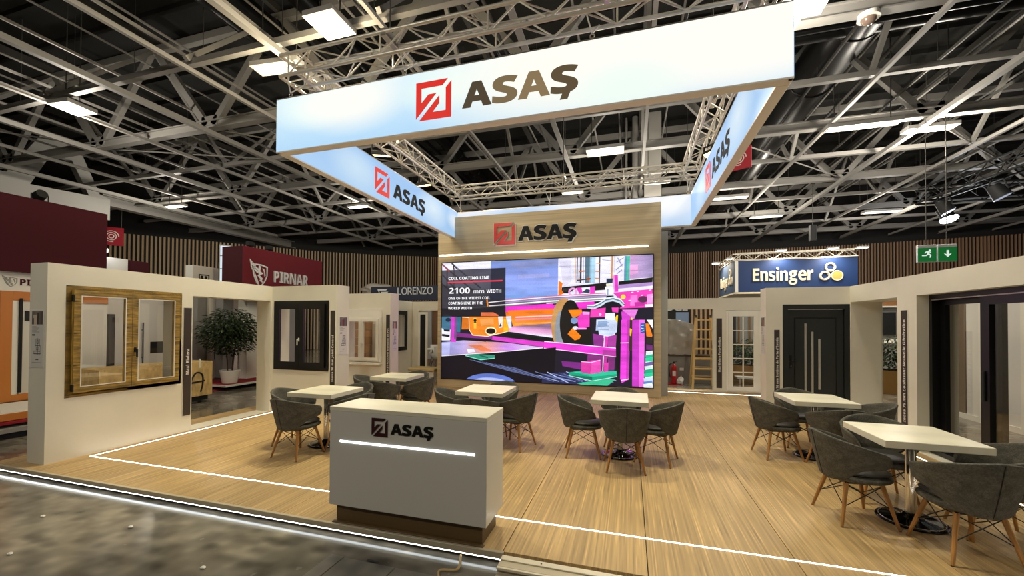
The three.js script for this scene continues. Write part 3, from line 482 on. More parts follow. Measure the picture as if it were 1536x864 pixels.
// ---------------------------------------------------------------- hanging sign, truss ring, slings, floodlights
{
  const x0 = -4.68, x1 = 1.485, z0 = -4.34, z1 = -10.25, y0 = 4.04, y1 = 4.79, tk = 0.118;
  const cloth = (s) => canvasTex(512, 128, (c, w, h) => {       // backlit print, pale blue; white bursts are uneven backlight put into the colour
    const g = c.createLinearGradient(0, 0, 0, h); g.addColorStop(0, s.top); g.addColorStop(1, s.bottom); c.fillStyle = g; c.fillRect(0, 0, w, h);
    for (const [x, y, r, col] of s.blobs) { const q = c.createRadialGradient(x * w, y * h, 0, x * w, y * h, r * w); q.addColorStop(0, col + 'ff'); q.addColorStop(0.45, col + 'b0'); q.addColorStop(1, col + '00'); c.fillStyle = q; c.fillRect(0, 0, w, h); }
  });
  const lit = (m, k) => new THREE.MeshStandardMaterial({ color: 0x666666, emissive: 0xffffff, emissiveMap: m, emissiveIntensity: k, roughness: 0.6 });
  const mFront = lit(cloth({ top: '#d6ecf5', bottom: '#a9d2f2', blobs: [[0.1, 0.25, 0.12, '#eefaf2'], [0.2, 0.3, 0.15, '#fff9ee'], [0.4, 0.35, 0.1, '#dff4ee'], [0.62, 0.35, 0.3, '#fffaec'], [0.85, 0.3, 0.3, '#fffaf0'], [0.98, 0.4, 0.2, '#fff8ee'], [0.75, 0.75, 0.12, '#e6f6ee']] }), 1.02);
  const mSide = lit(cloth({ top: '#8dbdf0', bottom: '#a4cdf4', blobs: [[0.25, 0.5, 0.14, '#c4e0f6'], [0.75, 0.4, 0.15, '#d4e8f8'], [0.97, 0.4, 0.1, '#eef4fc']] }), 0.9);
  const mRear = lit(cloth({ top: '#eef2fa', bottom: '#bcd8f6', blobs: [[0.9, 0.3, 0.12, '#ffffff'], [0.3, 0.4, 0.2, '#a8cdf4']] }), 0.9);
  const t = thing('hanging_sign', 'large square illuminated fabric sign frame hanging over the stand with four lettered faces', 'sign');
  part('frame', [span(x0, x1, y0, y0 + 0.02, z0 - tk, z0, 0.003), span(x0, x1, y0, y0 + 0.02, z1, z1 + tk, 0.003), span(x0, x0 + tk, y0, y0 + 0.02, z0 - tk, z1 + tk, 0.003), span(x1 - tk, x1, y0, y0 + 0.02, z0 - tk, z1 + tk, 0.003)], std(0xf4eee2, 0.5), t);
  part('top_frame', [span(x0, x1, y1 - 0.02, y1, z0 - tk, z0, 0.003), span(x0, x1, y1 - 0.02, y1, z1, z1 + tk, 0.003), span(x0, x0 + tk, y1 - 0.02, y1, z0 - tk, z1 + tk, 0.003), span(x1 - tk, x1, y1 - 0.02, y1, z0 - tk, z1 + tk, 0.003)], M.alu, t);
  part('corner_post', [[x0, z0], [x1, z0], [x0, z1], [x1, z1]].map(([x, z]) => span(x + (x < 0 ? 0.004 : -0.044), x + (x < 0 ? 0.044 : -0.004), y0, y1, z + (z > -6 ? -0.044 : 0.004), z + (z > -6 ? -0.004 : 0.044), 0.003)), M.alu, t);
  const ww = x1 - x0, dd = z0 - z1, hh = y1 - y0, cy = (y0 + y1) / 2, cx = (x0 + x1) / 2, cz = (z0 + z1) / 2;
  const pan = (name, w, x, z, ry, m) => { const g = box(w, hh - 0.036, 0.006, 0, 0, 0, 0), uv = g.attributes.uv, p = g.attributes.position; for (let i = 0; i < uv.count; i++) uv.setXY(i, p.getX(i) / w + 0.5, p.getY(i) / hh + 0.5); g.rotateY(ry); g.translate(x, cy, z); return part(name, g, m, t); };
  pan('front_panel', ww - 0.01, cx, z0 - 0.003, 0, mFront); pan('inner_panel', ww - 2 * tk, cx, z0 - tk + 0.003, Math.PI, mSide);
  pan('rear_panel', ww - 0.01, cx, z1 + 0.003, Math.PI, mSide); pan('inner_panel', ww - 2 * tk, cx, z1 + tk - 0.003, 0, mRear);
  pan('side_panel', dd - 0.01, x0 + 0.003, cz, -Math.PI / 2, mSide); pan('inner_panel', dd - 2 * tk, x0 + tk - 0.003, cz, Math.PI / 2, mSide);
  pan('side_panel', dd - 0.01, x1 - 0.003, cz, Math.PI / 2, mSide); pan('inner_panel', dd - 2 * tk, x1 - tk + 0.003, cz, -Math.PI / 2, mSide);
  const put = (name, x, z, ry, ...a) => { const g = new THREE.Group(); g.name = name; g.position.set(x, 0, z); g.rotation.y = ry; t.add(g); logo(g, ...a); };
  const film = [0.25, 0.75, 0.95, 0.4].map((k) => new THREE.MeshStandardMaterial({ color: 0x1a1510, roughness: 0.5, emissive: 0x8a7554, emissiveIntensity: k })), redFilm = new THREE.MeshStandardMaterial({ color: 0x8a0a08, roughness: 0.5, emissive: 0xe8261a, emissiveIntensity: 0.75 });  // glow differs per letter: bloom of the lit panel put into the colour
  put('front_logo', 0, z0 + 0.001, 0, -2.515, 4.175, 0.47, -1.905, 4.245, 1.365, 0.3, 0.004, redFilm, film);
  const side = [0, 4.17, 0.47, 0.6, 4.245, 1.3, 0.3, 0.004, redFilm, M.blackMatt];
  put('left_logo', x0 + tk + 0.001, -6.4, Math.PI / 2, ...side); put('right_logo', x1 - tk - 0.001, -8.22, -Math.PI / 2, ...side);
  for (const [w, x, z, tx, tz] of [[ww, cx, z0 + 0.03, cx, 5]]) { const l = new THREE.RectAreaLight(0xeef4ff, L.sign, w, hh); l.position.set(x, cy, z); l.lookAt(tx, cy, tz); scene.add(l); }
  // box truss ring above
  const tr = thing('truss_ring', 'square ring of silver box truss hanging just above the illuminated sign', 'truss');
  const X0 = -4.5, X1 = 1.31, Z0 = -4.5, Z1 = -9.95, s = 0.29, yb = 5.11, chord = [], brace = [];
  const run = (a, b) => {
    const d = V().subVectors(b, a).normalize(), n = V(-d.z, 0, d.x), len = a.distanceTo(b), ch = [], br = [];
    const P = (u, side, top) => V().copy(a).addScaledVector(d, u).addScaledVector(n, side * s / 2).add(V(0, top ? s : 0, 0));
    for (const sd of [-1, 1]) for (const tp of [0, 1]) ch.push(rod(P(-s / 2, sd, tp), P(len + s / 2, sd, tp), 0.024, 0.024, 8));
    const k = Math.round(len / 0.36), st = len / k;
    for (let i = 0; i < k; i++) {
      const u = i * st, up = i % 2;
      for (const sd of [-1, 1]) br.push(rod(P(u, sd, up), P(u + st, sd, 1 - up), 0.011, 0.011, 5, false));
      for (const tp of [0, 1]) br.push(rod(P(u, up ? 1 : -1, tp), P(u + st, up ? -1 : 1, tp), 0.011, 0.011, 5, false));
      if (i % 4 === 0) for (const sd of [-1, 1]) br.push(rod(P(u, sd, 0), P(u, sd, 1), 0.011, 0.011, 5, false));
    }
    const g = new THREE.Group(); g.name = 'truss_side'; tr.add(g);
    for (const c of ch) part('chord', c, M.aluTruss, g);
    part('brace', br, M.aluTruss, g);
  };
  run(V(X0, yb, Z0), V(X1, yb, Z0)); run(V(X1, yb, Z0), V(X1, yb, Z1)); run(V(X0, yb, Z1), V(X1, yb, Z1)); run(V(X0, yb, Z0), V(X0, yb, Z1));
  // slings from truss to sign, hoist chains from truss to roof
  const spots = [[X0, Z0, 'front left corner'], [-2.72, Z0, 'front left third'], [-0.4, Z0, 'front right third'], [X1, Z0, 'front right corner'], [X0, Z1, 'rear left corner'], [-2.0, Z1, 'rear left third'], [0.0, Z1, 'rear right third'], [X1, Z1, 'rear right corner']];
  for (const [x, z, where] of spots) {
    const c = thing('sign_sling', 'short pale rope sling with shackle joining truss and sign at the ' + where, 'sling', [x, 0, z]);
    const zz = z > -6 ? z0 - 0.06 - z : z1 + 0.06 - z;
    part('sling', [rod(V(0.06, yb, -0.1), V(0, 4.88, zz), 0.008), rod(V(-0.06, yb, 0.1), V(0, 4.88, zz), 0.008)], M.whitePlain, c);
    const sh = new THREE.TorusGeometry(0.025, 0.007, 6, 12); sh.translate(0, 4.855, zz); part('shackle', sh, M.alu, c); part('hook', rod(V(0, 4.83, zz), V(0, 4.79, zz), 0.01), M.brass, c);
  }
  for (const [x, z, where] of [[-3.0, Z0, 'front left'], [-0.25, Z0, 'front right'], [X0, -7.2, 'left side'], [X1, -7.2, 'right side'], [-1.6, Z1, 'rear']]) {
    const c = thing('hoist_chain', 'thin steel suspension cable rising from the truss ring to the roof at the ' + where, 'cable', [x, yb + s, z]);
    part('cable', rod(V(0, 0, 0), V(0, YB - yb - s, 0), 0.009), M.steelDark, c); part('clamp', box(0.08, 0.1, 0.32, 0, 0, 0, 0.01), M.alu, c);
  }
  // floodlights clamped to the truss
  const flood = (label, x, z, tx, tz, k = 1, yb = 5.11) => {
    const c = thing('truss_floodlight', label, 'floodlight', [x, yb, z], Math.atan2(tx - x, tz - z), 'floodlights clamped to the truss ring'); if (yb > 5.2) c.scale.setScalar(1.4);
    const arm = (z > -4.96 && z < -4.9 ? V(0, 0.02, -4.645 - z) : x < -4 ? V(-4.645 - x, yb > 5.2 ? -0.05 : 0.0, 0) : V(1.455 - x, 0, 0)).applyAxisAngle(V(0, 1, 0), -c.rotation.y).divideScalar(c.scale.x);
    part('clamp', [span(-0.03, 0.03, 0.0, 0.08, -0.03, 0.03), span(-0.13, 0.13, -0.035, -0.015, -0.02, 0.02), rod(V(0, 0.03, 0), arm, 0.016)], M.blackMatt, c);
    for (const k of [-1, 1]) part('yoke_arm', span(k * 0.135, k * 0.15, -0.2, -0.015, -0.02, 0.02), M.blackMatt, c);
    const h = box(0.25, 0.06, 0.2, 0, 0, 0, 0.01); h.rotateX(0.3); h.translate(0, -0.18, 0.02); part('housing', h, M.blackMatt, c);
    const f = box(0.22, 0.012, 0.17, 0, -0.034, 0, 0.003); f.rotateX(0.3); f.translate(0, -0.18, 0.02); part('lens', f, M.lampWarm, c);
    const l = new THREE.SpotLight(0xf8eeca, L.flood * k, 0, 0.8, 0.55, 2); l.position.set(x, yb - 0.27, z); l.target.position.set(tx, 0, tz); l.castShadow = true; l.shadow.radius = 5; scene.add(l, l.target);
  };
  flood('warm truss floodlight on the left truss side, the one nearer the front corner', -4.9, -7.1, -4.3, -5.6, 1, 5.45); flood('warm truss floodlight on the left truss side, the one nearer the rear corner', -4.9, -8.93, -5.2, -7.4, 1, 5.45);
  flood('truss floodlight hidden behind the front sign face, left', -3.6, -4.95, -3.6, -5.0); flood('truss floodlight hidden behind the front sign face, middle', -1.6, -4.95, -1.4, -4.2); flood('truss floodlight hidden behind the front sign face, right', 0.6, -4.95, 1.4, -4.2);
  flood('truss floodlight on the right truss side nearer the front', 1.45, -6.0, 2.9, -5.4); flood('truss floodlight on the right truss side nearer the rear', 1.45, -8.2, 2.6, -9.2);
  flood('truss floodlight on the left truss side at the front corner lighting the wooden window', -4.72, -5.0, -6.4, -4.2, 0.8);
}

// ---------------------------------------------------------------- display walls and what is set in them
const HH = 2.415, LINT = 2.13;
function displayWall(label, pos, turn, w, th, holes, x0 = 0) {
  const t = thing('display_wall', label, 'display wall', pos, turn);
  part('panel', rectHoles(w, HH, holes, th, x0, 0), M.white, t); return t;
}
function strip(label, text, pos, turn, w, y0, y1, t0, t1) {    // dark name board, white lettering reading upwards
  const t = thing('product_board', label, 'sign', pos, turn);
  part('board', span(-w / 2, w / 2, y0, y1, 0, 0.012, 0.003), M.brownStrip, t);
  part('border', [span(-w / 2 - 0.006, -w / 2, y0, y1, 0, 0.008, 0.001), span(w / 2, w / 2 + 0.006, y0, y1, 0, 0.008, 0.001)], M.whitePlain, t);
  const tx = canvasTex(1024, 96, (c, W2, H2) => { c.fillStyle = '#3b312b'; c.fillRect(0, 0, W2, H2); c.fillStyle = '#f4f0e8'; c.font = 'bold 74px sans-serif'; c.textBaseline = 'middle'; const m = c.measureText(text).width; c.save(); c.scale(W2 * 0.98 / m, 1); c.fillText(text, m * 0.01, H2 * 0.53); c.restore(); });
  const g = face(t1 - t0, w * 0.72, 0, 0, 0); g.rotateZ(Math.PI / 2); g.translate(0, (t0 + t1) / 2, 0.0135);
  part('lettering', g, new THREE.MeshStandardMaterial({ map: tx, roughness: 0.5 }), t);
}
function infoPanel(label, pos, turn, w, h, variant) {          // product sheet: photo on top, caption lines, section drawing
  const t = thing('info_panel', label, 'poster', pos, turn);
  part('sheet', box(w, h, 0.006, 0, 0, 0.003, 0.001), M.whitePlain, t);
  const tx = canvasTex(192, 512, (c, W2, H2) => {
    c.fillStyle = '#d6d3cd'; c.fillRect(0, 0, W2, H2);
    const g = c.createLinearGradient(0, 0, W2, 0); g.addColorStop(0, '#57504b'); g.addColorStop(0.5, '#8b7f74'); g.addColorStop(1, '#3c3734'); c.fillStyle = g; c.fillRect(10, 8, W2 - 20, 120);
    c.fillStyle = ['#c9b7a4', '#7a4a38', '#caa27c', '#b08868'][variant]; c.fillRect(30 + variant * 20, 40, 60, 88); c.fillStyle = '#1f1c1a'; c.fillRect(96, 20, 20, 108); c.fillRect(20, 70, 20, 58);
    c.fillStyle = '#77736e'; for (let i = 0; i < 5; i++) c.fillRect(16, 146 + i * 12, 70 + ((i * 37) % 50), 4); c.fillStyle = '#2a2725'; c.fillRect(16, 216, 50, 14);
    c.strokeStyle = '#2a2725'; c.lineWidth = 5; c.strokeRect(80, 260, 60, 60); c.strokeRect(94, 274, 26, 26); c.strokeRect(70, 320, 80, 50); c.strokeRect(88, 332, 30, 26); c.strokeRect(50, 370, 100, 24); c.beginPath(); c.moveTo(40, 392); c.lineTo(160, 392); c.moveTo(110, 250); c.lineTo(110, 400); c.stroke();
    c.fillStyle = '#2a2725'; c.fillRect(78, 440, 46, 9); c.fillStyle = '#8a867f'; c.fillRect(20, 470, 150, 4);
  });
  part('print', face(w - 0.02, h - 0.02, 0, 0, 0.0066), new THREE.MeshStandardMaterial({ map: tx, roughness: 0.35 }), t);
}
// casement: frame, sashes with bars, panes, handle, hinges; local z = out of the wall
function casement(name, label, category, pos, turn, w, h, mat, o) {
  const t = thing(name, label, category, pos, turn);
  const fb = o.frame ?? 0.07, sb = o.sash ?? 0.075, n = o.leaves ?? 2;
  part('frame', ring(0, w, 0, h, fb, o.depth ?? 0.07, 0), mat, t);
  const iw = (w - 2 * fb + 0.03) / n;
  for (let i = 0; i < n; i++) {
    const a = fb - 0.015 + i * iw, b = a + iw, s = part('sash', ring(a + 0.002, b - 0.002, fb - 0.015, h - fb + 0.015, sb, 0.05, o.sashZ ?? 0.045), mat, t);
    part('pane', span(a + sb, b - sb, fb - 0.015 + sb, h - fb + 0.015 - sb, (o.sashZ ?? 0.045) + 0.02, (o.sashZ ?? 0.045) + 0.024, 0), M.glass, s);
    const bead = ring(a + sb - 0.006, b - sb + 0.006, fb + sb - 0.021, h - fb - sb + 0.021, 0.01, 0.006, (o.sashZ ?? 0.045) + 0.046); part('glazing_bead', bead, o.bead ?? mat, s);
    if (o.bars) {
      const x = (a + b) / 2, g = [span(x - 0.012, x + 0.012, fb + sb, h - fb - sb, 0.055, 0.085, 0.002)];
      part('glazing_bar', g, mat, s); for (let k = 1; k < o.bars; k++) { const y = fb + sb + (h - 2 * fb - 2 * sb) * k / o.bars; part('glazing_bar', span(a + sb, b - sb, y - 0.012, y + 0.012, 0.055, 0.085, 0.002), mat, s); }
    }
  }
  if (o.handle) { const x = fb - 0.015 + iw * (n > 1 ? 1 : 0.94) + (o.hx ?? 0.035), y = o.hy ?? h * 0.42, z = (o.sashZ ?? 0.045) + 0.05; part('handle', [box(0.026, 0.07, 0.012, x, y, z + 0.006, 0.003), rod(V(x, y, z), V(x, y, z + 0.045), 0.008), span(x - 0.01, x + 0.01, y - 0.105, y + 0.012, z + 0.036, z + 0.052, 0.004)], o.handle, t); }
  if (o.hinges) for (const y of [0.12, h - 0.16]) part('hinge', span(fb - 0.03, fb - 0.008, y - 0.045, y + 0.045, 0.07, 0.105, 0.004), o.hinges, t);
  return t;
}
const LX = -6.675, TH = 0.33, q = Math.PI / 2;
// left wall (face towards +x); local x runs from the front end away from the camera
displayWall('white display wall at the front left, holding the rustic timber window', [LX, 0, -3.016], q, 3.134, TH, [[0.225, 1.455, 0.82, 2.1], [1.66, 3.1, 0.001, LINT]]);
casement('casement_window', 'rustic yellowish brown timber two-leaf window in the front left display wall', 'window', [LX - 0.05, 0.76, -3.182], q, 1.335, 1.4, M.rustic, { handle: M.black, hinges: M.black, hy: 0.56, depth: 0.05, bead: M.whitePlain });
strip('dark vertical name board lettered Maxi Riviera right of the timber window', 'Maxi Riviera', [LX + 0.001, 0, -4.6], q, 0.115, 0.25, 1.935, 0.88, 1.3);
infoPanel('grey product sheet with section drawing on the narrow end of the front left wall', [-6.84, 1.5, -3.016], 0, 0.25, 0.7, 0);
// wall with the black window
displayWall('white display wall holding the black framed window, left of the white tables', [-7.005, 0, -6.15], 0, 1.845, TH, [[0.42, 1.67, 0.84, 2.1]]);
casement('casement_window', 'black two-leaf window with a white handle in the second left display wall', 'window', [-6.615, 0.815, -6.2], 0, 1.275, 1.315, M.black, { handle: M.whitePlain, hy: 0.58, hx: 0.0, sash: 0.09, frame: 0.08, depth: 0.06, bead: M.blackMatt });
strip('dark vertical name board lettered Inova 76 mm Joint Central beside the black window', 'Inova 76 mm Joint Central', [-5.245, 0, -6.149], 0, 0.105, 0.2, 1.94, 0.62, 1.5);
infoPanel('product sheet with a red detail on the end face of the black window wall', [-5.159, 1.48, -6.315], q, 0.24, 0.72, 1);
// wall with the white roller shutter window
displayWall('white display wall holding the white roller shutter window behind the second table', [-7.005, 0, -8.06], 0, 1.715, TH, [[0.5, 1.46, 0.82, 1.84]]);
{
  casement('casement_window', 'white two-leaf window below a roller shutter box, behind the rear left table', 'window', [-6.52, 0.82, -8.06], 0, 1.0, 1.03, M.pvc, { frame: 0.05, sash: 0.06, handle: M.whitePlain, depth: 0.06 });
  const t = thing('shutter_box', 'white roller shutter box built in above the white window', 'shutter', [-6.02, 1.85, -8.06]);
  part('casing', span(-0.52, 0.52, 0, 0.2, -0.02, 0.04, 0.006), M.pvc, t); part('guide', [span(-0.52, -0.49, -1.03, 0, 0.01, 0.05, 0.003), span(0.49, 0.52, -1.03, 0, 0.01, 0.05, 0.003)], M.pvc, t); part('end_slat', span(-0.49, 0.49, -0.06, 0, 0.02, 0.035, 0.003), M.alu, t);
  const s = thing('window_sill', 'white sill board projecting below the roller shutter window', 'sill', [-6.02, 0.77, -8.06]); part('board', span(-0.52, 0.52, 0, 0.035, 0, 0.1, 0.006), M.pvc, s); part('drip_edge', span(-0.52, 0.52, -0.02, 0, 0.085, 0.1, 0.003), M.pvc, s);
}
strip('dark vertical name board lettered Volet Roulant beside the roller shutter window', 'VOLET ROULANT Monobloc en PVC', [-5.35, 0, -8.059], 0, 0.1, 0.3, 1.915, 0.55, 1.62);
infoPanel('product sheet on the end face of the roller shutter wall', [-5.289, 1.42, -8.225], q, 0.22, 0.72, 2);
{
  const t = thing('timber_shutter', 'pale timber board panel on the left wall seen through the roller shutter window', 'panel', [LX, 0.75, -8.42], q);
  for (let i = 0; i < 6; i++) part('board', span(0.03, 0.85, i * 0.2, i * 0.2 + 0.19, 0.004, 0.03, 0.003), std(i % 2 ? 0xb98a4c : 0xa87a40, 0.6), t); part('stile', [span(0, 0.03, 0, 1.2, 0.004, 0.045, 0.003), span(0.85, 0.88, 0, 1.2, 0.004, 0.045, 0.003)], M.pine, t);
  const e = thing('exhibit_stand', 'grey white exhibit upright with small prints behind the roller shutter window', 'stand', [-6.45, 0, -9.45], q);
  part('upright', span(-0.3, 0.3, 0, 1.7, -0.1, 0, 0.006), std(0xb4b4b0, 0.5), e); part('print', span(-0.22, 0.22, 1.5, 1.66, 0, 0.006, 0.001), std(0x6a4d40, 0.5), e); part('print', span(-0.22, 0.1, 1.3, 1.42, 0, 0.006, 0.001), M.pvc, e); part('print', span(0.0, 0.16, 1.1, 1.25, 0, 0.006, 0.001), std(0x8a7a6a, 0.5), e); part('foot', span(-0.35, 0.35, 0, 0.03, -0.25, 0.15, 0.004), M.alu, e);
}
// left rear run and the beam behind the feature wall
displayWall('white display wall at the far left rear with a dark narrow window', [LX, 0, -8.4], q, 3.0, TH, [[1.5, 2.6, 0.9, 2.1]]);
casement('casement_window', 'dark narrow window in the far left rear display wall beside the white door leaf', 'window', [LX - 0.01, 0.9, -9.9], q, 1.1, 1.2, M.blackMatt, { leaves: 1, frame: 0.06, sash: 0.07 });
{
  const t = displayWall('white beam and posts of the rear left wall below the dark blue fascia', [-7.005, 0, -11.4], 0, 2.2, 0.25, [[0.55, 1.75, 0.001, LINT]]);
  const d = thing('door_leaf', 'white door leaf with a dark glass slot standing open in the rear left opening', 'door', [-6.42, 0, -11.3], 0.5); part('leaf', ring(0, 0.3, 0.03, 2.08, 0.07, 0.06), M.pvc, d); part('pane', span(0.06, 0.24, 0.1, 2.0, 0.02, 0.03, 0), M.black, d);
  const b = thing('upholstered_bench', 'low white bench with cream cushion at the opening left of the feature wall', 'bench', [-5.75, 0, -10.55]); part('base', span(-0.4, 0.4, 0, 0.34, -0.25, 0.25, 0.01), M.whitePlain, b); part('cushion', new RoundedBoxGeometry(0.84, 0.1, 0.54, 3, 0.04).translate(0, 0.39, 0), std(0xd8c08c, 0.8), b);
}
// rear right wall with the glazed double door
displayWall('white display wall at the rear right with an opening and a glazed double door', [0.87, 0, -11.4], 0, 4.0, 0.12, [[0.1, 1.2, 0.001, LINT], [1.5, 2.95, 0.001, 2.1]]);
casement('glazed_door', 'white double door with glazing bars in the rear right wall', 'door', [2.37, 0.01, -11.45], 0, 1.45, 2.08, M.pvc, { bars: 5, handle: M.whitePlain, hy: 0.95, frame: 0.06, sash: 0.1 });
strip('dark vertical name board lettered Maxi Riviera Porte-fenêtre left of the glazed double door', 'Maxi Riviera Porte-fenêtre', [2.21, 0, -11.399], 0, 0.13, 0.1, 1.89, 0.5, 1.42);
// wall with the entrance door
displayWall('white display wall holding the dark entrance door on the right', [2.45, 0, -8.54], 0, 1.79, TH, [[0.27, 1.33, 0.001, 2.1]]);
{
  const t = thing('entrance_door', 'anthracite entrance door with three upright steel bars', 'door', [2.72, 0, -8.54]);
  part('frame', rectHoles(1.06, 2.1, [[0.09, 0.97, 0.04, 2.01]], 0.09).translate(0, 0, -0.01), M.anthracite, t);
  part('leaf', span(0.095, 0.965, 0.045, 2.005, -0.1, -0.045, 0.004), M.anthracite, t);
  part('groove_frame', ring(0.2, 0.86, 0.2, 1.86, 0.012, 0.012, -0.046), M.black, t); part('field', span(0.215, 0.845, 0.215, 1.845, -0.05, -0.036, 0.003), M.anthracite, t);
  for (const [x, y0, y1] of [[0.375, 0.3, 1.75], [0.48, 0.3, 1.6], [0.59, 0.55, 1.47]]) part('steel_bar', span(x - 0.017, x + 0.017, y0, y1, -0.036, -0.02, 0.003), std(0xb9b5ac, 0.3, { metalness: 0.5 }), t);
  part('handle', [span(0.125, 0.165, 0.92, 1.16, -0.045, -0.036, 0.004), rod(V(0.145, 1.06, -0.04), V(0.145, 1.06, 0.01), 0.009), span(0.135, 0.255, 1.05, 1.072, 0.0, 0.014, 0.004)], M.black, t); const k = rod(V(0.145, 0.96, -0.04), V(0.145, 0.96, -0.028), 0.014, 0.014, 12); part('lock_cylinder', k, M.chrome, t);
  part('threshold', span(0.0, 1.06, 0, 0.03, -0.09, 0.0, 0.004), M.alu, t);
}
strip('dark vertical name board lettered Inova 76 mm Système left of the entrance door', "Inova 76 mm Système de Porte d'Entrée", [2.625, 0, -8.539], 0, 0.09, 0.25, 1.63, 0.36, 1.5);
infoPanel('product sheet on the end face of the entrance door wall', [2.449, 1.52, -8.7], -q, 0.22, 0.72, 3);
// right wall with the sliding door; local x runs from the back towards the camera
{
  displayWall('long white display wall along the right edge holding the big sliding door', [3.765, 0, -8.54], -q, 5.9, 0.45, [[0.02, 1.31, 0.001, LINT], [1.725, 4.9, 0.001, LINT]]);
  const t = thing('sliding_door', 'black framed sliding glass door set back in the right display wall', 'door', [3.94, 0.0, -6.815], -q);
  part('frame', ring(0, 3.175, 0.01, LINT, 0.055, 0.16, -0.12), M.black, t);
  const s1 = part('sash', ring(0.05, 0.98, 0.05, LINT - 0.05, 0.09, 0.05, -0.1), M.black, t); part('pane', span(0.14, 0.89, 0.14, LINT - 0.14, -0.08, -0.074, 0), M.glass, s1);
  const s2 = part('sash', ring(0.82, 3.12, 0.05, LINT - 0.05, 0.12, 0.055, -0.02), M.black, t); part('pane', span(0.94, 3.0, 0.17, LINT - 0.17, 0.002, 0.008, 0), M.glass, s2);
  part('track', span(0.05, 3.1, LINT - 0.075, LINT - 0.06, 0.03, 0.045, 0.002), M.alu, t);
  part('handle', [span(0.86, 0.895, 0.85, 1.2, 0.035, 0.06, 0.008), span(0.865, 0.89, 0.88, 0.91, 0.03, 0.05, 0.004)], M.blackMatt, t);
}
strip('dark vertical name board lettered Inova 76 mm Coulissant between opening and sliding door', 'Inova 76 mm Coulissant Nouvelle Génération', [3.764, 0, -7.06], -q, 0.135, 0.25, 1.935, 0.33, 1.82);

// ---------------------------------------------------------------- tables and chairs
function makeTable() {
  const t = thing('cafe_table', 'x', 'table');
  part('tabletop', box(0.7, 0.06, 0.7, 0, 0.735, 0, 0.004), M.whiteTop, t);
  part('pedestal', [rod(V(0, 0.03, 0), V(0, 0.7, 0), 0.038, 0.038, 20), span(-0.15, 0.15, 0.69, 0.705, -0.15, 0.15, 0.003)], M.chrome, t);
  const pf = [[0.0, 0], [0.235, 0], [0.24, 0.006], [0.236, 0.014], [0.2, 0.02], [0.1, 0.032], [0.06, 0.045], [0.048, 0.07], [0.0, 0.07]].map((p) => new THREE.Vector2(...p));
  part('base', new THREE.LatheGeometry(pf, 48), M.blackGloss, t); const g = new THREE.TorusGeometry(0.215, 0.004, 6, 48); g.rotateX(Math.PI / 2); g.translate(0, 0.018, 0); part('base_ring', g, M.chrome, t);
  return t;
}
function shellGeo() {                                          // padded tub: wraps the back and arms, open to the front (+z)
  const nu = 44, nv = 14, P = [], U = [], I = [];
  const sm = (x) => x * x * (3 - 2 * x);
  const pt = (s, v, off) => {                                  // s in -1..1 around the back, v in 0..1 upwards
    const a = Math.abs(s), tip = Math.pow(Math.max(0, (a - 0.82) / 0.18), 2), th = s * (1.25 + 1.0 * sm(Math.min(1, v * 1.15)) - 0.0 * a);
    const yTop = 0.765 - 0.165 * Math.pow(a, 1.35) - 0.085 * tip, yBot = 0.365 + 0.13 * Math.pow(a, 3) * 1.0, y = yBot + (yTop - yBot) * v;
    const w = (y - 0.365) / 0.4, rx = 0.222 + 0.088 * Math.pow(Math.max(0, w), 0.9) + off, rz = 0.215 + 0.095 * Math.pow(Math.max(0, w), 0.85) + off;
    return [rx * Math.sin(th), y, -rz * Math.cos(th) - 0.005];
  };
  const half = 0.017, prof = [];                               // closed section: outside up, round the rim, inside down
  for (let k = 0; k <= nv; k++) prof.push([k / nv, half]);
  prof.push([1.02, half * 0.5], [1.025, -half * 0.4]);
  for (let k = nv; k >= 0; k--) prof.push([k / nv, -half - 0.004 * Math.sin(Math.PI * k / nv)]);
  prof.push([-0.03, 0]);
  const m = prof.length;
  for (let i = 0; i <= nu; i++) { const s = -1 + 2 * i / nu; for (const [v, o] of prof) { const e = 1 - Math.pow(Math.max(0, (Math.abs(s) - 0.94) / 0.06), 2) * 0.75; const p = pt(s, v, o * e); P.push(...p); U.push(s * 0.7, v * 0.4); } }
  for (let i = 0; i < nu; i++) for (let j = 0; j < m; j++) { const a = i * m + j, b = i * m + (j + 1) % m, c = a + m, d = b + m; I.push(a, c, b, b, c, d); }
  for (const i of [0, nu]) { const c = P.length / 3; let sx = 0, sy = 0, sz = 0; for (let j = 0; j < m; j++) { sx += P[(i * m + j) * 3]; sy += P[(i * m + j) * 3 + 1]; sz += P[(i * m + j) * 3 + 2]; } P.push(sx / m, sy / m, sz / m); U.push(0, 0); for (let j = 0; j < m; j++) { const a = i * m + j, b = i * m + (j + 1) % m; i ? I.push(c, a, b) : I.push(c, b, a); } }
  const g = new THREE.BufferGeometry(); g.setAttribute('position', new THREE.Float32BufferAttribute(P, 3)); g.setAttribute('uv', new THREE.Float32BufferAttribute(U, 2)); g.setIndex(I.reverse()); g.computeVertexNormals(); return g;
}
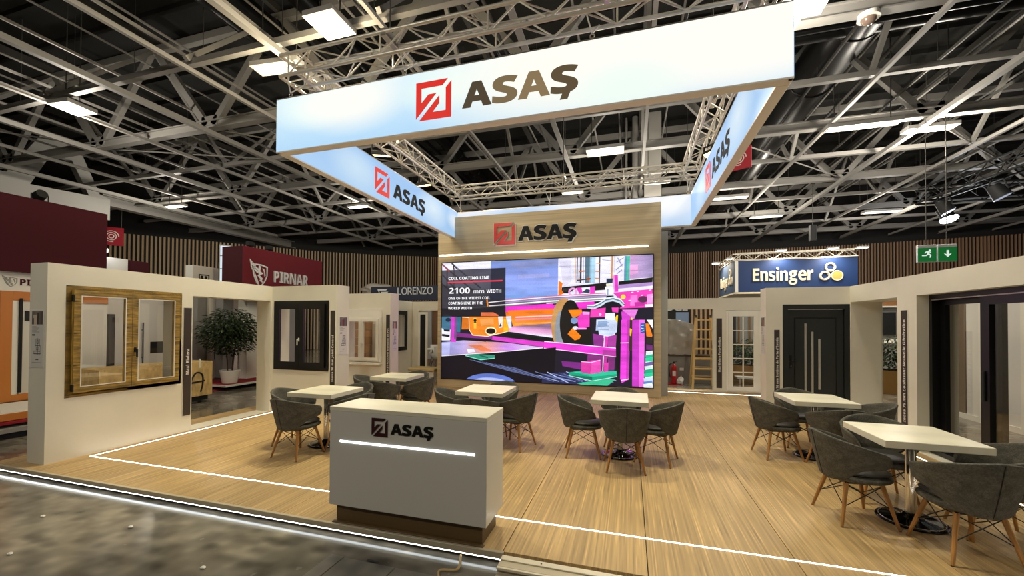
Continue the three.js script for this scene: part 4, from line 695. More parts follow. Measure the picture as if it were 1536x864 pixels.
function cushionGeo(y0, y1, sx, sz, cz, dome) {                // rounded seat pad
  const prof = [[0, y0], [0.9, y0], [0.97, y0 + 0.012], [1, (y0 + y1) / 2], [0.97, y1 - 0.014], [0.88, y1], [0.5, y1 + dome], [0, y1 + dome * 1.2]];
  const n = 40, P = [], U = [], I = [];
  for (let i = 0; i <= n; i++) { const a = 2 * Math.PI * i / n, ca = Math.cos(a), sa = Math.sin(a), e = 2.5, r = 1 / Math.pow(Math.pow(Math.abs(ca), e) + Math.pow(Math.abs(sa), e), 1 / e); for (const [k, y] of prof) { P.push(k * r * ca * sx, y, cz + k * r * sa * sz); U.push(k * ca * 0.3, k * sa * 0.3); } }
  const m = prof.length; for (let i = 0; i < n; i++) for (let j = 0; j + 1 < m; j++) { const a = i * m + j; I.push(a, a + 1, a + m, a + 1, a + m + 1, a + m); }
  const g = new THREE.BufferGeometry(); g.setAttribute('position', new THREE.Float32BufferAttribute(P, 3)); g.setAttribute('uv', new THREE.Float32BufferAttribute(U, 2)); g.setIndex(I); g.computeVertexNormals(); return g;
}
function makeChair() {                                         // faces +z
  const t = thing('tub_chair', 'x', 'chair');
  part('shell', shellGeo(), M.felt, t);
  part('seat', cushionGeo(0.362, 0.415, 0.225, 0.235, 0.025, 0.0), M.felt, t); part('cushion', cushionGeo(0.412, 0.455, 0.205, 0.215, 0.035, 0.012), M.cushion, t);
  const sp = []; for (let k = 0; k <= 10; k++) { const v = k / 10, y = 0.37 + 0.395 * v, w = (y - 0.365) / 0.4; sp.push(V(0.0, y, -(0.215 + 0.095 * Math.pow(Math.max(0, w), 0.85) + 0.0175) - 0.005)); } part('seam', tube(sp, 0.0035, 16, 5), M.blackMatt, t);
  part('under_frame', [span(-0.15, 0.15, 0.345, 0.362, -0.15, -0.13, 0.003), span(-0.15, 0.15, 0.345, 0.362, 0.13, 0.15, 0.003), span(-0.15, -0.13, 0.345, 0.362, -0.15, 0.15, 0.003), span(0.13, 0.15, 0.345, 0.362, -0.15, 0.15, 0.003)], M.black, t);
  const top = (a, b) => V(a * 0.135, 0.352, b * 0.135), foot = (a, b) => V(a * 0.215, 0.004, b * 0.215), at = (a, b, k) => top(a, b).lerp(foot(a, b), k);
  for (const a of [-1, 1]) for (const b of [-1, 1]) { const l = part('leg', rod(foot(a, b), top(a, b), 0.0115, 0.0185, 12), M.legWood, t); part('glide', rod(foot(a, b).setY(0), foot(a, b).setY(0.006), 0.011), M.black, l); }
  const wires = []; for (const [p, r] of [[[-1, -1], [1, -1]], [[1, -1], [1, 1]], [[1, 1], [-1, 1]], [[-1, 1], [-1, -1]]]) { wires.push(rod(at(...p, 0.05), at(...r, 0.55), 0.004, 0.004, 6), rod(at(...r, 0.05), at(...p, 0.55), 0.004, 0.004, 6)); }
  for (const w of wires) part('wire_brace', w, M.black, t);
  return t;
}
const table0 = makeTable(), chair0 = makeChair(); let nT = 0, nC = 0;
function place(proto, first, name, pos, turn, label, group) {
  const o = first ? proto : proto.clone(); if (!first) { o.name = numbered(name); scene.add(o); }
  o.position.set(...pos); o.rotation.set(0, turn, 0); o.userData = { ...proto.userData, label, group }; return o;
}
const tableSpots = [
  ['table before the black window', -4.12, -4.72, 0.03, [[0.1, -0.58, -4.1], [0, 0, 0]]],
  ['table before the roller shutter', -4.06, -6.44, 0.04],
  ['table under the screen\'s left half', -2.0, -5.52, 0.0],
  ['table under the screen\'s right half', -0.12, -5.47, -0.02],
  ['table before the entrance door', 2.32, -6.16, 0.02],
  ['table before the sliding door', 2.37, -4.38, -0.01],
];
for (const [where, x, z, turn] of tableSpots) {
  place(table0, !nT++, 'cafe_table', [x, 0, z], turn, 'square white café table, the ' + where, 'white café tables');
  for (const [k, side, dx, dz] of [[0, 'with back to viewer', 0.03, 0.52], [1, 'on the left', -0.45, 0.1], [2, 'on the right', 0.46, 0.1], [3, 'on the far side', 0.02, -0.5]]) {
    const j = rr(-0.1, 0.1), cx = x + dx + rr(-0.03, 0.03), cz = z + dz + rr(-0.03, 0.03);
    const o = place(chair0, !nC++, 'tub_chair', [cx, 0, cz], Math.atan2(x - cx, z - cz) + j, 'grey felt tub chair ' + side + ' at the ' + where, 'grey tub chairs');
  }
}

// ---------------------------------------------------------------- neighbouring stands on the left
function letters(parent, text, x, y, w, h, depth, mat, f = font) {   // one mesh per letter, spread over w
  let u = 0; const gs = [...text].map((c) => { const g = new TextGeometry(c, { font: f, size: 1, depth: 1, curveSegments: 4, bevelEnabled: false }); g.computeBoundingBox(); return g; });
  const ws = gs.map((g) => g.boundingBox.max.x - g.boundingBox.min.x), gap = 0.1, tot = ws.reduce((a, b) => a + b, 0) + gap * (gs.length - 1), cap = 0.729;
  gs.forEach((g, i) => { g.translate(-g.boundingBox.min.x, 0, 0); g.scale(w / tot, h / cap, depth); g.translate(x + u * w / tot, y, 0); part('letter', g, mat, parent); u += ws[i] + gap; });
}
function wingedShield(parent, x, y, w, h, depth, mat) {
  const k = (p) => [x + p[0] * w, y + p[1] * h];
  const out = [[0.3, 0.86], [0.62, 0.86], [0.98, 0.8], [0.97, 0.45], [0.84, 0.22], [0.58, 0], [0.36, 0.16], [0.2, 0.42], [0.16, 0.62]], inn = out.map(([a, b]) => [0.57 + (a - 0.57) * 0.86, 0.46 + (b - 0.46) * 0.88]);
  const s = new THREE.Shape(out.map((p) => new THREE.Vector2(...k(p)))); s.holes.push(new THREE.Path(inn.map((p) => new THREE.Vector2(...k(p))).reverse()));
  part('shield_outline', new THREE.ExtrudeGeometry(s, { depth, bevelEnabled: false }), mat, parent);
  part('wing', [polyPanel([[0, 1], [0.1, 0.93], [0.06, 0.74], [0.18, 0.62], [0.12, 0.62]].map(k), depth), polyPanel([[0.1, 0.93], [0.3, 0.82], [0.22, 0.78]].map(k), depth), polyPanel([[0.1, 0.86], [0.48, 0.68], [0.46, 0.6], [0.14, 0.78]].map(k), depth), polyPanel([[0.13, 0.74], [0.5, 0.56], [0.4, 0.52], [0.17, 0.66]].map(k), depth)], mat, parent);
  part('figure', [polyPanel([[0.5, 0.84], [0.6, 0.76], [0.56, 0.6], [0.74, 0.52], [0.5, 0.44], [0.46, 0.58]].map(k), depth), polyPanel([[0.68, 0.72], [0.78, 0.7], [0.86, 0.46], [0.8, 0.42], [0.78, 0.58]].map(k), depth), polyPanel([[0.24, 0.58], [0.36, 0.4], [0.52, 0.1], [0.46, 0.1], [0.3, 0.36]].map(k), depth), polyPanel([[0.4, 0.44], [0.58, 0.3], [0.54, 0.24], [0.74, 0.16], [0.66, 0.26], [0.7, 0.34], [0.52, 0.46]].map(k), depth)], mat, parent);
}
{
  const t = thing('fascia', 'long plain maroon fascia of the neighbouring stand at the left edge', 'fascia', [-10.3, 0, 0], q);
  part('front_panel', span(0.5, 5.52, 2.58, 3.9, -0.06, 0, 0.003), M.plum, t); part('end_panel', span(5.46, 5.52, 2.58, 3.9, -1.2, -0.06, 0.003), M.plum, t); part('top_rail', span(0.5, 5.52, 3.9, 3.92, -0.1, 0, 0.002), M.plum, t);
  const w = thing('stand_facade', 'white lettered panel with orange framed glass door under the maroon fascia', 'stand wall', [-10.4, 0, 0], q);
  part('header_panel', span(2.0, 6.2, 2.24, 2.58, -0.05, 0, 0.002), M.whitePlain, w); const g = new THREE.Group(); g.name = 'lettering'; w.add(g); wingedShield(g, 4.13, 2.31, 0.19, 0.2, 0.008, M.grey); letters(g, 'PIRNAR', 4.35, 2.355, 0.52, 0.08, 0.008, M.plum);
  part('door_frame', [span(4.12, 4.26, 0.3, 2.24, -0.04, 0.02, 0.004), span(4.26, 5.6, 2.08, 2.24, -0.04, 0.02, 0.004), span(4.26, 5.6, 0.3, 0.42, -0.04, 0.02, 0.004)], M.orange, w); part('door_leaf', span(4.26, 4.34, 0.42, 2.08, -0.02, 0.01, 0.003), M.pvc, w); part('door_panel', span(4.36, 5.6, 0.42, 2.08, -0.03, -0.01, 0.003), M.whitePlain, w);
  part('pull_bar', [span(4.34, 4.37, 0.45, 2.12, 0.0, 0.06, 0.005)], M.blackMatt, w); part('number_plate', span(4.42, 4.52, 1.72, 1.9, -0.01, 0.002, 0.002), M.black, w);
  part('side_panel', span(2.0, 4.1, 0.3, 2.24, -0.05, -0.01, 0.002), M.whitePlain, w); part('pull_handle', span(4.02, 4.05, 1.1, 1.25, -0.01, 0.03, 0.004), M.black, w);
  const b = thing('stand_platform', 'raised platform with orange front and a red edge at the left border', 'platform', [-9.2, 0, 0], q);
  part('deck', span(2.0, 4.7, 0.2, 0.3, -1.1, -0.02, 0.004), M.whitePlain, b); part('front_board', span(2.0, 4.7, 0.17, 0.28, -0.02, 0.0, 0.002), M.orange, b); part('red_edge', span(2.0, 4.7, 0.12, 0.16, -0.03, 0.05, 0.003), M.red, b); part('lower_step', span(2.0, 4.7, 0.0, 0.07, -0.6, 0.12, 0.004), M.grey, b); part('skirt', span(2.0, 4.7, -0.1, 0.0, -0.7, 0.02, 0.002), std(0x0f1a30, 0.5), b);
  const lm = part('light_bar', span(4.3, 4.68, 0.2, 0.225, 0.0, 0.012, 0.002), glow(0xfff2d8, 2), b);
  const s = thing('theatre_spot', 'small black theatre spotlight standing on top of the maroon fascia', 'spotlight', [-10.45, 3.92, -4.6], q); s.scale.setScalar(0.62);
  const hd = new THREE.CylinderGeometry(0.13, 0.15, 0.24, 20); hd.rotateX(1.2); hd.translate(0, 0.19, 0); part('head', hd, M.blackMatt, s); part('bracket', [span(-0.19, -0.17, 0, 0.22, -0.015, 0.015, 0.002), span(0.17, 0.19, 0, 0.22, -0.015, 0.015, 0.002), span(-0.19, 0.19, 0, 0.015, -0.03, 0.03, 0.002)], M.blackMatt, s);
}
{
  const t = thing('fascia_block', 'maroon block fascia with a winged shield emblem and white raised lettering', 'sign', [-10.3, 0, 0], q);
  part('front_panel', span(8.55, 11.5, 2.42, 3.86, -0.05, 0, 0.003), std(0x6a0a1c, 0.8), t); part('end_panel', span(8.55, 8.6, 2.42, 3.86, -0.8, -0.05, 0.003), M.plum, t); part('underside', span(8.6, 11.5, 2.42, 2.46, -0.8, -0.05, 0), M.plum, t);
  const g = new THREE.Group(); g.name = 'lettering'; t.add(g); wingedShield(g, 8.72, 2.74, 0.6, 0.78, 0.02, M.silver); letters(g, 'PIRNAR', 9.52, 2.94, 1.32, 0.25, 0.04, M.silver);
  for (const [z, l] of [[-8.95, 'left'], [-9.6, 'right']]) { const s = thing('fascia_spot', 'small black spotlight on the top edge of the emblem fascia, ' + (l === 'left' ? 'nearer its corner' : 'nearer its middle'), 'spotlight', [-10.55, 3.86, z], q); part('head', box(0.2, 0.13, 0.14, 0, 0.13, 0, 0.02), M.blackMatt, s); part('stem', rod(V(0, 0, 0), V(0, 0.09, 0), 0.015), M.blackMatt, s); }
  const pl = thing('exhibit_platform', 'red carpeted platform with a white edge carrying the potted tree', 'platform', [-10.2, 0, 0], q);
  part('edge', span(8.0, 14, 0.0, 0.05, -0.06, 0.0, 0.004), M.whitePlain, pl); part('edge_return', span(8.0, 8.06, 0.0, 0.05, -1.4, -0.06, 0.004), M.whitePlain, pl); part('carpet', span(8.06, 14, 0.0, 0.045, -1.75, -0.06, 0), M.redCarpet, pl); part('plinth', span(8.4, 14, -0.1, 0, -1.75, -0.5, 0), M.blackMatt, pl);
  const cp = tag(part('aisle_carpet', span(-12.6, -10.5, -0.099, -0.085, -8.3, -6.4, 0.002), M.redCarpet), 'red carpet strip on the hall floor behind the timber crate', 'carpet');
  for (const [a, b, m, w, d] of [[7.85, 8.12, M.grey, 'first grey post, left of the potted tree', -1.2], [8.88, 9.2, M.grey, 'grey pillar behind the potted tree', -1.25]]) { const p = thing('stand_pillar', w + ' on the maroon stand', 'pillar', [-10.2, 0, 0], q); part('shaft', span(a, b, 0.045, 2.42, d - 0.3, d, 0.004), m, p); part('foot', span(a - 0.01, b + 0.01, 0.045, 0.09, d - 0.31, d + 0.01, 0.004), M.steelDark, p); }
  const wp = thing('stand_pillar', 'cream lit pillar right of the potted tree on the maroon stand', 'pillar', [-10.2, 0, 0], q); part('shaft', span(9.22, 9.56, 0.045, 2.42, -1.1, -0.75, 0.004), M.white, wp); part('foot', span(9.21, 9.57, 0.045, 0.09, -1.11, -0.74, 0.004), M.pvc, wp);
  const dr = (z0, z1, label, pane) => { const d = thing('sample_door', label, 'door', [-12.0, 0, 0], q); part('frame', ring(z0, z1, z0 > 8 ? 0.045 : -0.1, 2.5, 0.06, 0.08, -0.04), M.pvc, d); part('leaf', span(z0 + 0.06, z1 - 0.06, 0.1, 2.44, -0.03, 0.02, 0.003), M.whitePlain, d); if (pane) part('glass_panel', span(z0 + 0.35, z1 - 0.3, pane[0], pane[1], 0.02, 0.026, 0.002), M.blackMatt, d); part('bar_handle', [rod(V(z0 + 0.16, 0.6, 0.07), V(z0 + 0.16, 1.7, 0.07), 0.015), span(z0 + 0.15, z0 + 0.17, 0.8, 0.82, 0.02, 0.07, 0.002), span(z0 + 0.15, z0 + 0.17, 1.5, 1.52, 0.02, 0.07, 0.002)], M.blackMatt, d); };
  dr(7.0, 8.2, 'white sample door with dark bar handle, left of the first grey post', [0.9, 1.2]); dr(8.85, 10.1, 'white sample door with a dark glass panel behind the potted tree', [1.2, 1.8]); dr(10.15, 11.4, 'white sample door behind the cream pillar', null);
  dr(4.6, 5.7, 'white sample door seen through the timber window, left leaf', [1.3, 1.7]); dr(5.8, 6.9, 'white sample door seen through the timber window, right leaf', [0.4, 1.9]);
  const bw = thing('stand_wall', 'white and grey back wall behind the sample doors of the maroon stand', 'stand wall', [-12.1, 0, 0], q); part('panel', span(4.2, 12.5, -0.1, 2.6, -0.1, 0, 0), M.grey, bw); part('top_board', span(4.2, 12.5, 2.6, 2.66, -0.12, 0.02, 0.003), M.whitePlain, bw);
}
function leafGeo(n, cx, cy, cz, rx, ry, rz, len, wid, layers) {
  const P = [], N = [];
  for (let i = 0; i < n; i++) {
    const u = rr(-1, 1), a = rr(0, 6.283), r = Math.pow(rnd(), 0.45), s = Math.sqrt(1 - u * u); let y = u * r;
    if (layers) y = (Math.round((y + 1) * layers / 2) / layers * 2 - 1) * 0.9 + rr(-0.09, 0.09);
    const c = V(cx + rx * r * s * Math.cos(a), cy + ry * y, cz + rz * r * s * Math.sin(a)), d = V(Math.cos(a) + rr(-0.5, 0.5), rr(-0.7, 0.3), Math.sin(a) + rr(-0.5, 0.5)).normalize(), w = V(-d.z, rr(-0.4, 0.4), d.x).normalize().multiplyScalar(wid), L2 = len * rr(0.7, 1.3);
    const nn = V().crossVectors(d, w).normalize(); if (nn.y < 0) nn.negate();
    const a0 = c, b0 = c.clone().addScaledVector(d, L2 * 0.45).add(w), c0 = c.clone().addScaledVector(d, L2).add(V(0, -0.15 * L2, 0)), d0 = c.clone().addScaledVector(d, L2 * 0.45).sub(w);
    for (const p of [a0, b0, c0, a0, c0, d0]) { P.push(p.x, p.y, p.z); N.push(nn.x, nn.y, nn.z); }
  }
  const g = new THREE.BufferGeometry(); g.setAttribute('position', new THREE.Float32BufferAttribute(P, 3)); g.setAttribute('normal', new THREE.Float32BufferAttribute(N, 3)); g.setAttribute('uv', new THREE.Float32BufferAttribute(new Float32Array(P.length / 3 * 2), 2)); return g;
}
{
  const t = thing('potted_tree', 'bushy green potted tree in a white tapered pot on the red carpeted platform', 'plant', [-10.62, 0.045, -8.45]);
  const pf = [[0, 0], [0.17, 0], [0.18, 0.01], [0.245, 0.34], [0.25, 0.36], [0.225, 0.36], [0.21, 0.31], [0, 0.31]].map((p) => new THREE.Vector2(...p)); part('pot', new THREE.LatheGeometry(pf, 36), M.pot, t);
  const so = new THREE.CylinderGeometry(0.21, 0.21, 0.01, 24); so.translate(0, 0.32, 0); part('soil', so, M.soil, t);
  for (const [dx, dz] of [[-0.04, 0.03], [0.05, -0.03], [0.0, -0.06]]) part('stem', tube([V(dx, 0.3, dz), V(dx * 1.5, 0.7, dz * 1.5), V(dx * 2, 1.2, dz * 3), V(dx * 4, 1.8, dz * 4)], 0.016, 20, 6), M.bark, t);
  const br = []; for (let i = 0; i < 26; i++) { const y = rr(0.85, 1.8), a = rr(0, 6.28), l = rr(0.25, 0.55); br.push(rod(V(0, y, 0), V(l * Math.cos(a), y + rr(0, 0.2), l * Math.sin(a)), 0.003, 0.006, 4, false)); } part('twig', br, M.bark, t);
  part('foliage', leafGeo(2600, 0, 1.42, 0, 0.66, 0.66, 0.72, 0.14, 0.024, 0), M.leaf, t); part('foliage', leafGeo(600, 0, 1.45, 0, 0.66, 0.64, 0.7, 0.12, 0.02, 0), M.leafLight, t);
}
{
  const t = thing('timber_crate', 'pale strandboard crate marked with a black letter A standing on the hall floor', 'crate', [-9.2, 0, 0], q);
  part('front_panel', span(4.85, 6.9, 0.07, 0.83, -0.03, 0, 0.003), M.strand, t); part('lid', span(4.85, 6.9, 0.8, 0.83, -0.75, -0.03, 0.003), M.strand, t); part('end_panel', span(6.87, 6.9, 0.07, 0.8, -0.75, -0.03, 0.003), M.strand, t); part('end_panel', span(4.85, 4.88, 0.07, 0.8, -0.75, -0.03, 0.003), M.strand, t); part('base_frame', span(4.9, 6.85, -0.04, 0.07, -0.7, -0.06, 0.003), M.blackMatt, t); part('tape', span(6.6, 6.63, 0.7, 0.9, 0, 0.003, 0), M.whitePlain, t);
  for (const x of [5.0, 6.7]) { const c = new THREE.CylinderGeometry(0.03, 0.03, 0.03, 12); c.rotateX(q); c.translate(x, -0.07, -0.1); part('castor', c, M.black, t); }
  part('marking', [tube([V(6.42, 0.2, 0.004), V(6.44, 0.45, 0.004), V(6.55, 0.6, 0.004), V(6.66, 0.55, 0.004), V(6.68, 0.35, 0.004), V(6.64, 0.16, 0.004)], 0.018, 24, 6), rod(V(6.42, 0.38, 0.004), V(6.72, 0.4, 0.004), 0.018)], M.black, t);
  part('marking', tube([V(5.5, 0.2, 0.004), V(5.6, 0.32, 0.004), V(5.72, 0.22, 0.004), V(5.9, 0.24, 0.004)], 0.03, 14, 6), M.black, t);
}
{ // pieces showing above the left wall
  const t = thing('stand_tower', 'white box tower with small dark emblem showing above the left display wall', 'tower', [-12.0, 0, -8.7], q); part('body', span(-0.3, 0.3, 2.66, 3.36, -0.3, 0, 0.004), M.whitePlain, t); part('side_panel', span(0.32, 0.45, 2.66, 3.36, -0.3, -0.02, 0.004), M.whitePlain, t); part('emblem', [ring(-0.14, 0.16, 2.98, 3.12, 0.025, 0.01), span(-0.08, -0.02, 2.95, 3.08, 0, 0.01, 0.002), span(0.04, 0.1, 2.95, 3.08, 0, 0.01, 0.002)], M.blackMatt, t);
  const g = thing('fascia', 'lime green fascia board glimpsed left of the emblem block', 'fascia', [-13.2, 0, -11.6], q); part('board', span(-0.9, 0.5, 2.9, 3.42, -0.1, 0, 0.003), M.lime, g); part('lower_board', span(-0.9, 0.5, -0.1, 2.9, -0.1, -0.02, 0.003), M.lime, g);
  const b = thing('stand_beam', 'white beam and dark red return with a bright lamp above the left display wall', 'beam', [-13.4, 0, -7.2], q); part('beam', span(-0.6, 0.45, 2.9, 3.45, -0.1, 0, 0.003), M.whitePlain, b); part('return_panel', span(0.45, 1.0, 2.9, 3.45, -0.15, -0.05, 0.003), M.plum, b);
  const s = thing('stand_lamp', 'small glaring white lamp on the white beam above the left display wall', 'lamp', [-13.3, 3.6, -7.05], q); part('housing', box(0.2, 0.12, 0.1, 0, 0, -0.04, 0.01), M.grey, s); part('lens', box(0.17, 0.1, 0.02, 0, 0, 0.02, 0.004), M.lampCool, s); part('stem', rod(V(0, -0.16, -0.04), V(0, -0.05, -0.04), 0.015), M.grey, s); pointLight(-13.1, 3.6, -7.05, 0.5, 0xf4f8ff, 3);
}
function hallSign(label, pos, turn, s) {                        // maroon square with white spiral rings
  const t = thing('hall_sign', label, 'sign', pos, turn); part('board', box(s, s, 0.05, 0, 0, 0, 0.004), M.red, t);
  for (const r of [0.1, 0.2, 0.3]) { const g = new THREE.TorusGeometry(r * s, 0.025 * s, 6, 28, r === 0.3 ? 5.0 : 6.283); g.translate(0, 0, 0.03); part('ring', g, M.whitePlain, t); }
  part('hanger', [rod(V(-s * 0.4, s / 2, 0), V(-s * 0.4, YB - pos[1], 0), 0.012), rod(V(s * 0.4, s / 2, 0), V(s * 0.4, YB - pos[1], 0), 0.012)], M.steelDark, t);
}
hallSign('maroon hanging hall sign with white spiral beside the long plain maroon fascia', [-23.4, 5.75, -12.7], 0.8, 0.85); hallSign('maroon hanging hall sign with white spiral right of the illuminated sign', [2.98, 6.45, -12.7], -0.5, 0.62);
// dark blue lettered fascia and the seating under it, between left walls and feature wall
{
  const t = thing('fascia', 'dark navy fascia with thin white lettering and a wing mark left of the feature wall', 'fascia', [0, 0, -18]);
  part('board', span(-13.0, -9.1, 2.9, 3.63, -0.1, 0, 0.003), M.navyDark, t); const g = new THREE.Group(); g.name = 'lettering'; t.add(g); letters(g, 'LORENZO', -11.4, 3.2, 2.0, 0.26, 0.03, M.silver, fontR);
  part('wing_mark', [polyPanel([[-12.6, 3.5], [-12.0, 3.5], [-12.1, 3.42], [-12.5, 3.42], [-12.45, 3.2]], 0.02), polyPanel([[-12.4, 3.36], [-11.95, 3.36], [-12.05, 3.28], [-12.35, 3.28]], 0.02), polyPanel([[-12.5, 3.2], [-12.0, 3.2], [-12.05, 3.14], [-12.45, 3.14]], 0.02)], M.silver, t);
  const w = thing('stand_wall', 'timber clad back wall with a bright poster behind the white chairs', 'stand wall', [0, 0, -18.6]); const n = 12; for (let i = 0; i < n; i++) part('wall_board', span(-13 + i * 0.4, -12.62 + i * 0.4, -0.1, 2.9, -0.08, 0, 0.003), i % 3 ? std(0x6e4c2e, 0.6) : std(0x8d6238, 0.6), w); part('lit_poster', span(-10.75, -10.3, 1.2, 2.75, 0, 0.03, 0.004), glow(0xf3e7b6, 0.6), w); part('pilaster', span(-10.2, -9.75, -0.1, 2.85, 0, 0.15, 0.004), M.grey, w);
  const v = thing('floor_display', 'black floor standing monitor behind the white chairs', 'monitor', [-9.85, -0.1, -17.4]); part('screen', box(0.7, 1.0, 0.06, 0, 1.1, 0, 0.008), M.black, v); part('post', box(0.1, 0.7, 0.06, 0, 0.35, 0, 0.004), M.black, v); part('foot', box(0.6, 0.03, 0.4, 0, 0.015, 0, 0.004), M.black, v);
  const k = tag(part('stand_floor', span(-13, -8.4, -0.099, -0.08, -18.5, -13.6, 0.003), std(0x6a523c, 0.6)), 'brown carpet under the white chairs beyond the left rear opening', 'carpet');
  const tb = thing('cafe_table', 'small white round table among the white chairs beyond the left opening', 'table', [-7.95, -0.08, -15.2]); { const c = new THREE.CylinderGeometry(0.4, 0.4, 0.03, 32); c.translate(0, 0.74, 0); part('tabletop', c, M.whitePlain, tb); part('pedestal', rod(V(0, 0, 0), V(0, 0.73, 0), 0.03), M.alu, tb); const b = new THREE.CylinderGeometry(0.25, 0.27, 0.02, 32); b.translate(0, 0.01, 0); part('base', b, M.alu, tb); }
  const mk = () => { const c = thing('shell_chair', 'x', 'chair'); const P = new THREE.SphereGeometry(0.25, 20, 12, 0, 6.283, 1.45, 1.2); P.scale(1, 0.9, 1); P.translate(0, 0.55, 0); part('seat', P, M.whitePlain, c); const b = new THREE.CylinderGeometry(0.25, 0.24, 0.4, 20, 4, true, 2.0, 2.3); b.translate(0, 0.68, 0); part('backrest', b, std(0xe6e3da, 0.45, { side: THREE.DoubleSide }), c); for (const [a, e] of [[-1, -1], [1, -1], [1, 1], [-1, 1]]) part('leg', rod(V(a * 0.22, 0, e * 0.22), V(a * 0.12, 0.4, e * 0.12), 0.012), M.steelDark, c); return c; };
  const c0 = mk(), pts = [[-8.5, -15.0, 1.6, 'left of'], [-8.1, -15.75, 0.3, 'behind'], [-7.5, -14.8, -2.2, 'right of']];
  pts.forEach(([x, z, r, wd], i) => { const c = i ? c0.clone() : c0; if (i) { c.name = numbered('shell_chair'); scene.add(c); } c.position.set(x, -0.08, z); c.rotation.set(0, r, 0); c.userData = { category: 'chair', label: 'white shell chair ' + wd + ' the small white round table beyond the left opening', group: 'white shell chairs' }; });
  const u = thing('wrapped_goods', 'crumpled foil wrapped bundle lying behind the dark navy fascia', 'bundle', [-13.2, 0, -18.9]); const gg = new THREE.IcosahedronGeometry(0.6, 3), pa = gg.attributes.position; for (let i = 0; i < pa.count; i++) { const x = pa.getX(i), y = pa.getY(i), z = pa.getZ(i), f = 1 + 0.35 * (vnoise(x * 5 + 20, y * 5 + z * 4 + 20, 64, 64) - 0.5); pa.setXYZ(i, x * f * 1.6, y * f * 0.6, z * f * 0.7); } gg.computeVertexNormals(); gg.translate(0, 3.55, 0); part('foil', gg, M.wrap, u); part('shelf', span(-1, 1, -0.1, 3.2, -0.3, 0.3, 0.01), M.grey, u);
}
